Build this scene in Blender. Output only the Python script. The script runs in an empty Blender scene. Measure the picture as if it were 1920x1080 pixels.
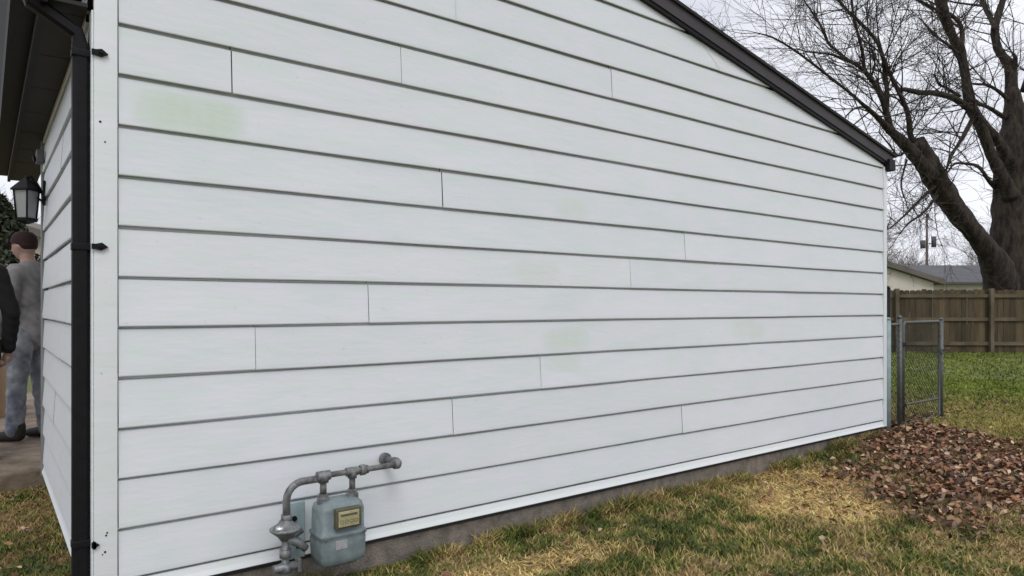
import bpy, bmesh, math, random
import numpy as np
from mathutils import Vector, Matrix
R_ = math.radians
rng = random.Random(7)
nrg = np.random.default_rng(11)
sc = bpy.context.scene
col = sc.collection

# ------------------------------------------------------------------ camera
CAM = Vector((-0.426, -3.188, 1.32)); YAW = 0.6496; FPX = 1302.0; HOR = 574.5
cam = bpy.data.cameras.new('camera'); co = bpy.data.objects.new('camera', cam); col.objects.link(co)
co.location = CAM; co.rotation_euler = (R_(90), 0, -YAW)
cam.sensor_width = 36.0; cam.lens = FPX / 1920 * 36.0
cam.shift_y = (HOR - 540) / 1920
cam.clip_start = 0.05; cam.clip_end = 2000
sc.camera = co
# ------------------------------------------------------------------ world: overcast daylight
SUN_EL, SUN_AZ = 52.0, 205.0            # azimuth measured from +Y clockwise
w = bpy.data.worlds.new("World"); sc.world = w; w.use_nodes = True
nt = w.node_tree; nt.nodes.clear()
N = nt.nodes.new; L = nt.links.new
out = N('ShaderNodeOutputWorld'); bg = N('ShaderNodeBackground'); bg.inputs['Strength'].default_value = 0.10
sky = N('ShaderNodeTexSky'); sky.sky_type = 'NISHITA'; sky.sun_disc = False
sky.sun_elevation = R_(SUN_EL); sky.sun_rotation = R_(SUN_AZ)
hs = N('ShaderNodeHueSaturation'); hs.inputs['Saturation'].default_value = 0.25
tc = N('ShaderNodeTexCoord'); mp = N('ShaderNodeMapping'); mp.inputs['Scale'].default_value = (1, 1, 3.0)
nz = N('ShaderNodeTexNoise'); nz.inputs['Scale'].default_value = 2.2; nz.inputs['Detail'].default_value = 7; nz.inputs['Roughness'].default_value = 0.55
cr = N('ShaderNodeValToRGB')
cr.color_ramp.elements[0].position = 0.33; cr.color_ramp.elements[0].color = (6.1, 6.3, 7.0, 1)
cr.color_ramp.elements[1].position = 0.68; cr.color_ramp.elements[1].color = (8.9, 9.0, 9.6, 1)
mx = N('ShaderNodeMix'); mx.data_type = 'RGBA'; mx.inputs['Factor'].default_value = 0.88
L(sky.outputs[0], hs.inputs['Color']); L(hs.outputs[0], mx.inputs[6])
L(tc.outputs['Generated'], mp.inputs[0]); L(mp.outputs[0], nz.inputs['Vector']); L(nz.outputs[0], cr.inputs[0])
L(cr.outputs[0], mx.inputs[7]); L(mx.outputs[2], bg.inputs['Color']); L(bg.outputs[0], out.inputs[0])
# ------------------------------------------------------------------ sun behind cloud
sl = bpy.data.lights.new('sun', 'SUN'); sl.energy = 0.9; sl.angle = R_(25); sl.color = (1, 0.97, 0.93)
so = bpy.data.objects.new('sun', sl); col.objects.link(so)
az = R_(SUN_AZ); el = R_(SUN_EL)
sd = Vector((math.sin(az) * math.cos(el), math.cos(az) * math.cos(el), math.sin(el)))
so.rotation_euler = sd.to_track_quat('Z', 'Y').to_euler(); so.location = sd * 30
sc.view_settings.view_transform = 'Standard'; sc.view_settings.look = 'None'
sc.view_settings.exposure = 0.34; sc.view_settings.gamma = 1.0

# ------------------------------------------------------------------ projection helpers used for surveying the photo
FW = Vector((math.sin(YAW), math.cos(YAW), 0)); RT = Vector((math.cos(YAW), -math.sin(YAW), 0))
def ray(x, y): return FW + RT * ((x - 960) / FPX) + Vector((0, 0, (HOR - y) / FPX))
def dep(x, y, d): return CAM + ray(x, y) * d
def onZ(x, y, z): r = ray(x, y); return CAM + r * ((z - CAM.z) / r.z)

# ------------------------------------------------------------------ numpy value noise
_tab = nrg.random((257, 257))
def vnoise(x, y):
    x = np.asarray(x, float); y = np.asarray(y, float)
    xi = np.floor(x).astype(int); yi = np.floor(y).astype(int)
    fx = x - xi; fy = y - yi; fx = fx * fx * (3 - 2 * fx); fy = fy * fy * (3 - 2 * fy)
    a = _tab[xi % 256, yi % 256]; b = _tab[(xi + 1) % 256, yi % 256]
    c = _tab[xi % 256, (yi + 1) % 256]; d = _tab[(xi + 1) % 256, (yi + 1) % 256]
    return (a * (1 - fx) + b * fx) * (1 - fy) + (c * (1 - fx) + d * fx) * fy
def fbm(x, y, n=4):
    s = 0; a = 0.5; t = 0
    for i in range(n):
        s = s + a * vnoise(x * 2 ** i + 17.3 * i, y * 2 ** i + 5.1 * i); t += a; a *= 0.5
    return s / t
def sstep(a, b, v):
    t = np.clip((np.asarray(v, float) - a) / (b - a), 0, 1); return t * t * (3 - 2 * t)

# ------------------------------------------------------------------ materials
def mat(name, base, rough=0.7, metal=0.0, var=0.0, vscale=8.0, bump=0.0, bscale=60.0, c2=None, spec=0.5, attr=None, stretch=None, ramp=(0.35, 0.65), bdist=0.01):
    m = bpy.data.materials.new(name); m.use_nodes = True
    t = m.node_tree; b = t.nodes['Principled BSDF']
    b.inputs['Roughness'].default_value = rough; b.inputs['Metallic'].default_value = metal
    b.inputs['Specular IOR Level'].default_value = spec
    tcn = t.nodes.new('ShaderNodeTexCoord'); src = tcn.outputs['Object']
    if stretch:
        mpp = t.nodes.new('ShaderNodeMapping'); mpp.inputs['Scale'].default_value = stretch
        t.links.new(src, mpp.inputs[0]); src = mpp.outputs[0]
    colr = None
    if attr:
        a = t.nodes.new('ShaderNodeAttribute'); a.attribute_name = attr; colr = a.outputs['Color']
    n = t.nodes.new('ShaderNodeTexNoise'); n.inputs['Scale'].default_value = vscale; n.inputs['Detail'].default_value = 6; n.inputs['Roughness'].default_value = 0.6
    t.links.new(src, n.inputs['Vector'])
    if colr is None:
        r = t.nodes.new('ShaderNodeValToRGB')
        d = c2 if c2 else tuple(max(0, c * (1 - var)) for c in base)
        r.color_ramp.elements[0].position = ramp[0]; r.color_ramp.elements[0].color = (*d, 1)
        r.color_ramp.elements[1].position = ramp[1]; r.color_ramp.elements[1].color = (*base, 1)
        t.links.new(n.outputs[0], r.inputs[0]); colr = r.outputs[0]
    t.links.new(colr, b.inputs['Base Color'])
    if bump > 0:
        n2 = t.nodes.new('ShaderNodeTexNoise'); n2.inputs['Scale'].default_value = bscale; n2.inputs['Detail'].default_value = 5
        t.links.new(src, n2.inputs['Vector'])
        bp = t.nodes.new('ShaderNodeBump'); bp.inputs['Strength'].default_value = bump; bp.inputs['Distance'].default_value = bdist
        t.links.new(n2.outputs[0], bp.inputs['Height']); t.links.new(bp.outputs[0], b.inputs['Normal'])
    return m

def siding_mat(name, base, stains, tinted=True):
    """painted siding: faint chalky mottling, panel tint attribute, green algae stains at fixed places"""
    m = bpy.data.materials.new(name); m.use_nodes = True
    t = m.node_tree; b = t.nodes['Principled BSDF']; NN = t.nodes.new; K = t.links.new
    b.inputs['Roughness'].default_value = 0.5; b.inputs['Specular IOR Level'].default_value = 0.35
    tcn = NN('ShaderNodeTexCoord'); obj_ = tcn.outputs['Object']
    at = NN('ShaderNodeAttribute'); at.attribute_name = 'tint'
    n1 = NN('ShaderNodeTexNoise'); n1.inputs['Scale'].default_value = 3.0; n1.inputs['Detail'].default_value = 8; n1.inputs['Roughness'].default_value = 0.65
    mp1 = NN('ShaderNodeMapping'); mp1.inputs['Scale'].default_value = (0.6, 1, 2.2); K(obj_, mp1.inputs[0]); K(mp1.outputs[0], n1.inputs['Vector'])
    r1 = NN('ShaderNodeValToRGB'); r1.color_ramp.elements[0].position = 0.3; r1.color_ramp.elements[1].position = 0.72
    r1.color_ramp.elements[0].color = (base[0] * 0.925, base[1] * 0.955, base[2] * 0.94, 1); r1.color_ramp.elements[1].color = (*base, 1)
    K(n1.outputs[0], r1.inputs[0])
    mul = NN('ShaderNodeMix'); mul.data_type = 'RGBA'; mul.blend_type = 'MULTIPLY'; mul.inputs['Factor'].default_value = 1
    K(r1.outputs[0], mul.inputs[6]); mul.inputs[7].default_value = (1, 1, 1, 1)
    if tinted: K(at.outputs['Color'], mul.inputs[7])
    cur = mul.outputs[2]
    n4 = NN('ShaderNodeTexNoise'); n4.inputs['Scale'].default_value = 7.0; n4.inputs['Detail'].default_value = 4; K(mp1.outputs[0], n4.inputs['Vector'])
    r4 = NN('ShaderNodeValToRGB'); r4.color_ramp.elements[0].position = 0.38; r4.color_ramp.elements[1].position = 0.62
    r4.color_ramp.elements[0].color = (0.955, 0.985, 0.965, 1); r4.color_ramp.elements[1].color = (1.0, 0.985, 1.02, 1); K(n4.outputs[0], r4.inputs[0])
    m4 = NN('ShaderNodeMix'); m4.data_type = 'RGBA'; m4.blend_type = 'MULTIPLY'; m4.inputs['Factor'].default_value = 1; K(cur, m4.inputs[6]); K(r4.outputs[0], m4.inputs[7]); cur = m4.outputs[2]
    # small dirt specks
    vs = NN('ShaderNodeTexNoise'); vs.inputs['Scale'].default_value = 38; vs.inputs['Detail'].default_value = 3; K(obj_, vs.inputs['Vector'])
    rs = NN('ShaderNodeValToRGB'); rs.color_ramp.elements[0].position = 0.70; rs.color_ramp.elements[1].position = 0.80
    rs.color_ramp.elements[0].color = (0, 0, 0, 1); rs.color_ramp.elements[1].color = (0.35, 0.35, 0.35, 1); K(vs.outputs[0], rs.inputs[0])
    ms = NN('ShaderNodeMix'); ms.data_type = 'RGBA'; K(rs.outputs[0], ms.inputs[0]); K(cur, ms.inputs[6]); ms.inputs[7].default_value = (0.42, 0.43, 0.40, 1); cur = ms.outputs[2]
    sx = NN('ShaderNodeSeparateXYZ'); K(obj_, sx.inputs[0])
    nn = NN('ShaderNodeTexNoise'); nn.inputs['Scale'].default_value = 9; nn.inputs['Detail'].default_value = 5; K(obj_, nn.inputs['Vector'])
    st_ = NN('ShaderNodeTexNoise'); st_.inputs['Scale'].default_value = 16; st_.inputs['Detail'].default_value = 6; mp3 = NN('ShaderNodeMapping'); mp3.inputs['Scale'].default_value = (1.6, 1, .5); K(obj_, mp3.inputs[0]); K(mp3.outputs[0], st_.inputs['Vector'])
    def M(op, a, b_, c=None):
        q = NN('ShaderNodeMath'); q.operation = op
        for i, v in enumerate((a, b_, c)):
            if v is None: continue
            if isinstance(v, (int, float)): q.inputs[i].default_value = v
            else: K(v, q.inputs[i])
        return q.outputs[0]
    for (cx, cz, rx, rz, amt) in stains:
        dx = M('DIVIDE', M('SUBTRACT', sx.outputs[0], cx), rx); dz = M('DIVIDE', M('SUBTRACT', sx.outputs[2], cz), rz)
        r2 = M('ADD', M('POWER', M('ABSOLUTE', dx, 0), 4.0), M('POWER', M('ABSOLUTE', dz, 0), 4.0))
        v = M('SUBTRACT', 1.15, M('ADD', r2, M('MULTIPLY', nn.outputs[0], 0.5)))
        q = NN('ShaderNodeClamp'); K(v, q.inputs[0]); v = M('MULTIPLY', M('MULTIPLY', q.outputs[0], M('ADD', M('MULTIPLY', st_.outputs[0], 0.9), 0.55)), amt)
        g = NN('ShaderNodeMix'); g.data_type = 'RGBA'; K(v, g.inputs[0]); K(cur, g.inputs[6]); g.inputs[7].default_value = (0.53, 0.65, 0.48, 1); cur = g.outputs[2]
    K(cur, b.inputs['Base Color'])
    n2 = NN('ShaderNodeTexNoise'); n2.inputs['Scale'].default_value = 26; n2.inputs['Detail'].default_value = 3
    mp2 = NN('ShaderNodeMapping'); mp2.inputs['Scale'].default_value = (0.35, 1, 1.6); K(obj_, mp2.inputs[0]); K(mp2.outputs[0], n2.inputs['Vector'])
    bp = NN('ShaderNodeBump'); bp.inputs['Strength'].default_value = 0.12; bp.inputs['Distance'].default_value = 0.01
    K(n2.outputs[0], bp.inputs['Height']); K(bp.outputs[0], b.inputs['Normal'])
    return m

# stains measured on the wall: (x, z, half width, half height, amount)
Z0 = 1.24; S = 0.2032
STAINS = [(0.275, Z0 + 4.40 * S, 0.25, 0.096, 0.60), (2.45, Z0 + 3.35 * S, 0.14, 0.07, 0.26), (2.18, Z0 + 1.42 * S, 0.20, 0.08, 0.24),
          (2.42, Z0 + 0.6 * S, 0.22, 0.08, 0.12), (2.40, Z0 - 0.6 * S, 0.21, 0.08, 0.36), (2.38, Z0 - 1.30 * S, 0.17, 0.07, 0.28), (4.28, Z0 - 0.5 * S, 0.25, 0.08, 0.26)]
M_side = siding_mat('white_siding', (0.79, 0.805, 0.84), STAINS)
M_trim = siding_mat('white_trim', (0.80, 0.82, 0.83), [], False)
M_back = mat('paper_and_gap_shade', (0.05, 0.05, 0.05), 0.9)
M_black = mat('black_paint', (0.009, 0.009, 0.011), 0.55, spec=0.2, var=0.4, vscale=20, bump=0.1, bscale=90)
M_fascia = mat('dark_grey_fascia', (0.082, 0.077, 0.085), 0.7, spec=.2, var=0.22, vscale=5, bump=0.08, bscale=40)
M_soffit = mat('dark_brown_soffit', (0.018, 0.015, 0.0125), 0.7, var=0.3, vscale=6)
M_shingle = mat('shingle', (0.03, 0.03, 0.032), 0.95, var=0.6, vscale=30, bump=0.7, bscale=120)
M_conc = mat('foundation_concrete', (0.25, 0.215, 0.18), 0.95, c2=(0.14, 0.122, 0.105), vscale=16, bump=0.7, bscale=90)
M_slab = mat('slab_concrete', (0.27, 0.21, 0.16), 0.95, c2=(0.13, 0.10, 0.07), vscale=5, bump=0.5, bscale=40)
M_meter = mat('meter_bluegrey', (0.225, 0.275, 0.285), 0.55, c2=(0.135, 0.175, 0.185), vscale=14, bump=0.12, bscale=60)
M_pipe = mat('galvanised_pipe', (0.24, 0.25, 0.255), 0.55, metal=0.2, c2=(0.085, 0.08, 0.08), vscale=30, bump=0.2, bscale=80)
M_reg = mat('regulator_grey', (0.27, 0.28, 0.29), 0.45, metal=0.3, c2=(0.12, 0.13, 0.135), vscale=30, bump=0.1)
M_alu = mat('bright_cap', (0.75, 0.75, 0.75), 0.25, metal=0.8)
M_index = mat('index_window', (0.46, 0.43, 0.25), 0.35, c2=(0.33, 0.30, 0.17), vscale=40)
M_brass = mat('index_frame', (0.12, 0.11, 0.07), 0.5, var=0.3)
M_decal = mat('worn_decal', (0.42, 0.38, 0.40), 0.6, c2=(0.27, 0.32, 0.34), vscale=40)
M_galv = mat('galvanised_steel', (0.135, 0.145, 0.135), 0.5, metal=0.3, var=0.4, vscale=25)
M_galvd = mat('dull_steel_wire', (0.06, 0.068, 0.066), 0.6, metal=0.2, var=0.3, vscale=20)
M_post = mat('teal_painted_post', (0.28, 0.37, 0.39), 0.55, var=0.25, vscale=12)
M_bark = mat('bark', (0.056, 0.041, 0.030), 0.95, c2=(0.010, 0.007, 0.006), vscale=7, bump=1.0, bscale=13, stretch=(1, 1, 0.28), bdist=0.07, ramp=(.38, .62))
M_twig = mat('twig_bark', (0.062, 0.050, 0.046), 0.95, var=0.3, vscale=2)
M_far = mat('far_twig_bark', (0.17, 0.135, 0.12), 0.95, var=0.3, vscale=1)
M_wood = mat('weathered_fence_wood', (0.115, 0.085, 0.046), 0.95, c2=(0.046, 0.035, 0.019), vscale=1.6, bump=0.5, bscale=14, stretch=(2.5, 2.5, 0.4))
M_cream = mat('cream_wall', (0.62, 0.585, 0.50), 0.85, var=0.1, vscale=1)
M_roofg = mat('grey_roof', (0.115, 0.115, 0.125), 0.95, var=0.25, vscale=1.5)
M_roofb = mat('brown_roof', (0.16, 0.145, 0.125), 0.95, var=0.25, vscale=1.5)
M_glassd = mat('dark_window', (0.04, 0.045, 0.05), 0.15)
M_leaf = mat('dead_leaf', (0.2, 0.1, 0.05), 0.8, attr='tint')
M_grass = mat('grass_blade', (0.1, 0.12, 0.04), 0.75, attr='tint', spec=0.2)

# ------------------------------------------------------------------ object helpers
def tag(o, label=None, cat=None, group=None, kind=None):
    if label: o['label'] = label
    if cat: o['category'] = cat
    if group: o['group'] = group
    if kind: o['kind'] = kind
    return o
def empty(name, loc=(0, 0, 0), rz=0):
    o = bpy.data.objects.new(name, None); col.objects.link(o); o.location = loc; o.rotation_euler = (0, 0, rz)
    o.empty_display_size = 0.1; return o
class MB:
    def __init__(s): s.v = []; s.f = []; s.sm = []
    def add(s, vs, fs, smooth=False):
        b = len(s.v); s.v += [tuple(v) for v in vs]; s.f += [tuple(i + b for i in f) for f in fs]; s.sm += [smooth] * len(fs)
    def box(s, x0, x1, y0, y1, z0, z1, bev=0.0):
        if bev <= 0:
            vs = [(x, y, z) for z in (z0, z1) for y in (y0, y1) for x in (x0, x1)]
            s.add(vs, [(0, 2, 3, 1), (4, 5, 7, 6), (0, 1, 5, 4), (2, 6, 7, 3), (0, 4, 6, 2), (1, 3, 7, 5)]); return
        bm = bmesh.new(); bmesh.ops.create_cube(bm, size=1)
        for v in bm.verts: v.co = Vector(((x0 + x1) / 2 + v.co.x * (x1 - x0), (y0 + y1) / 2 + v.co.y * (y1 - y0), (z0 + z1) / 2 + v.co.z * (z1 - z0)))
        bmesh.ops.bevel(bm, geom=bm.edges[:], offset=bev, segments=3, profile=0.6, affect='EDGES'); bm.verts.index_update()
        s.add([v.co for v in bm.verts], [[v.index for v in f.verts] for f in bm.faces], True); bm.free()
    def tube(s, pts, rad, n=12, cap=True, smooth=True):
        pts = [Vector(p) for p in pts]
        if isinstance(rad, (int, float)): rad = [rad] * len(pts)
        b = len(s.v); up = None
        for i, p in enumerate(pts):
            if i == 0: d = pts[1] - p
            elif i == len(pts) - 1: d = p - pts[-2]
            else: d = (pts[i + 1] - p).normalized() + (p - pts[i - 1]).normalized()
            if d.length < 1e-9: d = Vector((0, 0, 1))
            d.normalize()
            if up is None: up = Vector((0, 0, 1)) if abs(d.z) < 0.9 else Vector((1, 0, 0))
            a = d.cross(up).normalized(); c = a.cross(d).normalized(); up = c
            for k in range(n):
                t = 2 * math.pi * k / n
                s.v.append(tuple(p + (a * math.cos(t) + c * math.sin(t)) * rad[i]))
        m = len(pts)
        for i in range(m - 1):
            for k in range(n):
                k2 = (k + 1) % n
                s.f.append((b + i * n + k, b + i * n + k2, b + (i + 1) * n + k2, b + (i + 1) * n + k)); s.sm.append(smooth)
        if cap:
            s.f.append(tuple(b + k for k in range(n))[::-1]); s.sm.append(False)
            s.f.append(tuple(b + (m - 1) * n + k for k in range(n))); s.sm.append(False)
    def prism(s, poly, y0, y1, axis='y'):
        """poly: list of 2D points; extruded along axis"""
        n = len(poly)
        def P(p, q): return (p[0], q, p[1]) if axis == 'y' else ((q, p[0], p[1]) if axis == 'x' else (p[0], p[1], q))
        vs = [P(p, y0) for p in poly] + [P(p, y1) for p in poly]
        fs = [tuple(range(n)), tuple(range(2 * n - 1, n - 1, -1))] + [(i, i + n, (i + 1) % n + n, (i + 1) % n) for i in range(n)]
        s.add(vs, fs)
    def build(s, name, m, parent=None, fixn=True):
        me = bpy.data.meshes.new(name); me.from_pydata(s.v, [], s.f); me.materials.append(m)
        me.polygons.foreach_set('use_smooth', s.sm)
        if fixn:
            bm = bmesh.new(); bm.from_mesh(me); bmesh.ops.recalc_face_normals(bm, faces=bm.faces[:]); bm.to_mesh(me); bm.free()
        me.update()
        o = bpy.data.objects.new(name, me); col.objects.link(o)
        if parent: o.parent = parent
        return o
def local(parent, o):
    """o was modelled in world coordinates: shift the mesh so it is right once parented"""
    inv = Matrix.Translation(parent.location).inverted() if parent.parent is None else Matrix.Identity(4)
    o.data.transform(inv); return o

# ------------------------------------------------------------------ ground
WLEN = 6.486
def hgt(x, y):
    x = np.asarray(x, float); y = np.asarray(y, float)
    h = 0.035 * (fbm(x * 0.9, y * 0.9, 3) - 0.5) + 0.018 * (fbm(x * 5, y * 5, 3) - 0.5)
    h = h + 0.085 * sstep(4.2, 6.4, x) * sstep(-3.0, -0.2, y)
    h = h + 0.02 * np.exp(-((x - 6.9) ** 2 / 1.4 + (y + 0.5) ** 2 / 0.5))
    return h
def ax(lo, hi, fine, n, far):
    a = np.arange(lo, hi + 1e-6, fine); g = []; d = fine; p = hi
    while p < far: d *= 1.22; p += d; g.append(p)
    q = []; d = fine; p = lo
    while p > -far: d *= 1.22; p -= d; q.append(p)
    return np.concatenate([np.array(q[::-1]), a, np.array(g)])
gx = ax(-3, 13, 0.09, 0, 900); gy = ax(-5, 8, 0.09, 0, 900)
GX, GY = np.meshgrid(gx, gy); GZ = hgt(GX, GY)
vs = np.stack([GX.ravel(), GY.ravel(), GZ.ravel()], 1); nx = len(gx)
idx = np.arange(len(gy) * nx).reshape(len(gy), nx)
fs = np.stack([idx[:-1, :-1].ravel(), idx[:-1, 1:].ravel(), idx[1:, 1:].ravel(), idx[1:, :-1].ravel()], 1)
me = bpy.data.meshes.new('ground'); me.from_pydata(vs.tolist(), [], fs.tolist())
me.polygons.foreach_set('use_smooth', [True] * len(fs))

# palette shared by the ground sheet and the blades on it
C_GREEN = np.array([0.092, 0.122, 0.026]); C_DKG = np.array([0.062, 0.080, 0.022]); C_YG = np.array([0.235, 0.215, 0.055])
C_STRAW = np.array([0.50, 0.35, 0.145]); C_TAN = np.array([0.34, 0.25, 0.12]); C_SOIL = np.array([0.075, 0.052, 0.03]); C_LEAF = np.array([0.12, 0.062, 0.038])
def blob(x, y, cx, cy, rx, ry, rot=0):
    c, s_ = math.cos(rot), math.sin(rot); dx = x - cx; dy = y - cy
    u = (dx * c + dy * s_) / rx; v = (-dx * s_ + dy * c) / ry
    return 1 - sstep(0.55, 1.15, np.sqrt(u * u + v * v) + 0.55 * (fbm(x * 2.3, y * 2.3, 3) - 0.5))
def straw_amt(x, y):
    j = 0.30 * (fbm(x * 3.1, y * 3.1, 4) - 0.5) * 2
    return np.clip(sstep(-.16, .22, polyd(STRAW_P, x, y) + j) + 0.7 * blob(x, y, 1.7, -0.45, 0.8, 0.16, -0.1) , 0, 1)
def polyd(P, x, y):
    """signed distance to polygon, positive inside"""
    x = np.asarray(x, float); y = np.asarray(y, float); d = np.full(x.shape, 1e9); ins = np.zeros(x.shape, bool)
    for i in range(len(P)):
        ax_, ay_ = P[i]; bx_, by_ = P[(i + 1) % len(P)]
        ex, ey = bx_ - ax_, by_ - ay_; t_ = np.clip(((x - ax_) * ex + (y - ay_) * ey) / (ex * ex + ey * ey), 0, 1)
        d = np.minimum(d, np.hypot(x - ax_ - ex * t_, y - ay_ - ey * t_))
        if ay_ != by_: ins ^= ((ay_ > y) != (by_ > y)) & (x < ax_ + (y - ay_) / (by_ - ay_) * ex)
    return np.where(ins, d, -d)
STRAW_P = [tuple(onZ(px, py, .03)[:2]) for px, py in ((1360, 905), (1440, 880), (1540, 872), (1640, 905), (1705, 960), (1600, 975), (1480, 965), (1390, 950))]
LEAF_P = [tuple(onZ(px, py, .10)[:2]) for px, py in ((1575, 838), (1640, 806), (1720, 803), (1820, 815), (1990, 838), (2060, 930), (1940, 955), (1800, 968), (1700, 958), (1640, 900))]
def leaf_amt(x, y):
    j = 0.62 * (fbm(x * 2.6 + 7, y * 2.2, 4) - 0.5) * 2
    return np.clip(sstep(-.42, .55, polyd(LEAF_P, x, y) + j), 0, 1)
def ground_col(x, y, jit):
    """x,y arrays -> colour of growth there; jit in 0..1 per item"""
    d = np.hypot(x - CAM.x, y - CAM.y)
    n = fbm(x * 1.9 + 3, y * 1.9, 4); n2 = fbm(x * 9 + 9, y * 9, 3)
    t = np.clip((n * 0.4 + n2 * 0.6 - 0.5) * 3.6 + 0.62 + (jit - 0.5) * 0.9, 0, 1)[:, None]
    base = np.where(t < 0.4, C_DKG + (C_GREEN - C_DKG) * (t / 0.4), np.where(t < 0.7, C_GREEN + (C_YG - C_GREEN) * ((t - 0.4) / 0.3), C_YG + (C_TAN - C_YG) * ((t - 0.7) / 0.3)))
    # lawn beyond the gate: greener further away, yellow nearer
    far = sstep(9.5, 12.5, d + 1.5 * (n - 0.5))[:, None]
    farc = np.array([0.135, 0.172, 0.030]) * (0.55 + 0.8 * n[:, None]) + np.array([.07, .05, .01]) * (jit[:, None] > 0.8) * (n[:, None] > .45)
    base = base * (1 - far) + farc * far
    mid = (sstep(7.0, 8.2, d) * (1 - sstep(9.5, 12, d)))[:, None] * 0.6
    base = base * (1 - mid) + np.array([0.27, 0.24, 0.07]) * mid
    s_ = (straw_amt(x, y) * (0.35 + 0.65 * (jit > 0.2)))[:, None]
    base = base * (1 - s_) + C_STRAW * (0.85 + 0.5 * jit[:, None]) * s_
    l = leaf_amt(x, y)[:, None] * 0.65
    base = base * (1 - l) + C_LEAF * l
    lf = (sstep(0.15, -0.1, x) * sstep(-1.5, 0, y))[:, None] * 0.45 * (n2[:, None] > 0.45)
    base = base * (1 - lf) + np.array([0.14, 0.085, 0.035]) * lf
    return np.clip(base, 0.004, 1)
gc = ground_col(vs[:, 0], vs[:, 1], nrg.random(len(vs))) * 0.62 + C_SOIL * 0.38
ca = me.color_attributes.new('tint', 'FLOAT_COLOR', 'POINT')
ca.data.foreach_set('color', np.concatenate([gc, np.ones((len(gc), 1))], 1).ravel())
M_ground = mat('lawn_soil', (0.1, 0.1, 0.05), 0.95, attr='tint', bump=0.8, bscale=35)
t = M_ground.node_tree; a = [n for n in t.nodes if n.type == 'ATTRIBUTE'][0]; n = [n for n in t.nodes if n.type == 'TEX_NOISE'][0]
n.inputs['Scale'].default_value = 22
rr = t.nodes.new('ShaderNodeValToRGB'); rr.color_ramp.elements[0].position = 0.3; rr.color_ramp.elements[0].color = (0.45, 0.45, 0.45, 1)
rr.color_ramp.elements[1].position = 0.7; rr.color_ramp.elements[1].color = (1.5, 1.5, 1.4, 1)
mm = t.nodes.new('ShaderNodeMix'); mm.data_type = 'RGBA'; mm.blend_type = 'MULTIPLY'; mm.inputs[0].default_value = 1
t.links.new(n.outputs[0], rr.inputs[0]); t.links.new(a.outputs['Color'], mm.inputs[6]); t.links.new(rr.outputs[0], mm.inputs[7])
t.links.new(mm.outputs[2], t.nodes['Principled BSDF'].inputs['Base Color'])
me.materials.append(M_ground)
g = bpy.data.objects.new('ground', me); col.objects.link(g); tag(g, kind='structure')

# concrete slab under the covered entry
mb = MB(); mb.box(-3.4, 1.2, 2.93, 8.5, -0.25, 0.13, 0.02)
tag(mb.build('paved_slab', M_slab), kind='structure')

# ------------------------------------------------------------------ siding
def tint_attr(me, cols):
    ca = me.color_attributes.new('tint', 'FLOAT_COLOR', 'CORNER'); arr = np.ones((len(me.loops), 4), np.float32)
    li = 0
    starts = np.zeros(len(me.polygons), int); me.polygons.foreach_get('loop_start', starts)
    tot = np.zeros(len(me.polygons), int); me.polygons.foreach_get('loop_total', tot)
    for p in range(len(starts)): arr[starts[p]:starts[p] + tot[p], :3] = cols[p]
    ca.data.foreach_set('color', arr.ravel())
def siding(name, parent, xmin, xmax, kfrom, kto, joints, xf, m, seed, lim=None):
    """xf(u, out, z) -> world point; u along wall, out = distance proud of the wall"""
    r = random.Random(seed); V = []; F = []; T = []
    for k in range(kfrom, kto):
        z0 = Z0 + k * S; z1 = z0 + S
        if z0 > lim_top: break
        prof = [(0.0165, z1 - S + 0.010), (-0.010, z0 + 0.0095), (0.0125, z0 - 0.001), (0.0175, z0), (0.0185, z0 + 0.004), (0.0180, z0 + 0.02), (0.0065, z1 - 0.0150), (0.0050, z1 - 0.0140), (-0.006, z1 - 0.0115), (-0.014, z1 - 0.009), (-0.014, z1 + 0.012)]
        prof = prof[1:]
        js = sorted(joints.get(k, [])); cuts = [xmin] + [j[0] for j in js] + [xmax]; gaps = [0.002] + [j[1] for j in js] + [0.002]
        for i in range(len(cuts) - 1):
            u0 = cuts[i] + (gaps[i] if i else 0.002); u1 = cuts[i + 1]
            if i < len(cuts) - 2: u1 += 0.004
            lift = 0.0012 * (i % 2) + r.uniform(0, 0.0006)
            tint = (r.uniform(0.965, 1.0),) * 3; tint = (tint[0] * r.uniform(0.99, 1.0), tint[1], tint[2] * r.uniform(0.99, 1.0))
            ns = max(2, int((u1 - u0) / 0.22)); b = len(V); ph = r.uniform(0, 6)
            for a_ in range(ns + 1):
                for (o_, z_) in prof:
                    u = u0 + (u1 - u0) * a_ / ns
                    if lim: u = min(max(u, lim(z_)[0]), lim(z_)[1])
                    dz = 0.0011 * math.sin(u * 1.7 + ph) + 0.0006 * math.sin(u * 5.1 + ph * 2)
                    do = 0.0012 * math.sin(u * 3.1 + ph * 3 + z_ * 6)
                    V.append(xf(u, o_ + lift + do, z_ + dz))
            n = len(prof)
            for a_ in range(ns):
                for q in range(n - 1):
                    F.append((b + a_ * n + q, b + (a_ + 1) * n + q, b + (a_ + 1) * n + q + 1, b + a_ * n + q + 1)); T.append(tint)
            # end cap thickness at the right end of a lapped panel
    me = bpy.data.meshes.new(name); me.from_pydata(V, [], F); me.materials.append(m); me.update()
    tint_attr(me, T)
    o = bpy.data.objects.new(name, me); col.objects.link(o); o.parent = parent
    return o
RS = 0.195; RX = 2.80; RZ = 2.690 + RS * (WLEN - RX)       # rake underside at the ridge
lim_top = RZ
def lim(z):
    d = max(0, (RZ + 0.02 - z)) / RS
    return (max(0, RX - d), min(WLEN, RX + d))
garage = empty('garage', (0, 0, 0))
tag(garage, 'white garage with lapped horizontal siding, dark roof edge and bare concrete foundation', 'garage')
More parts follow.
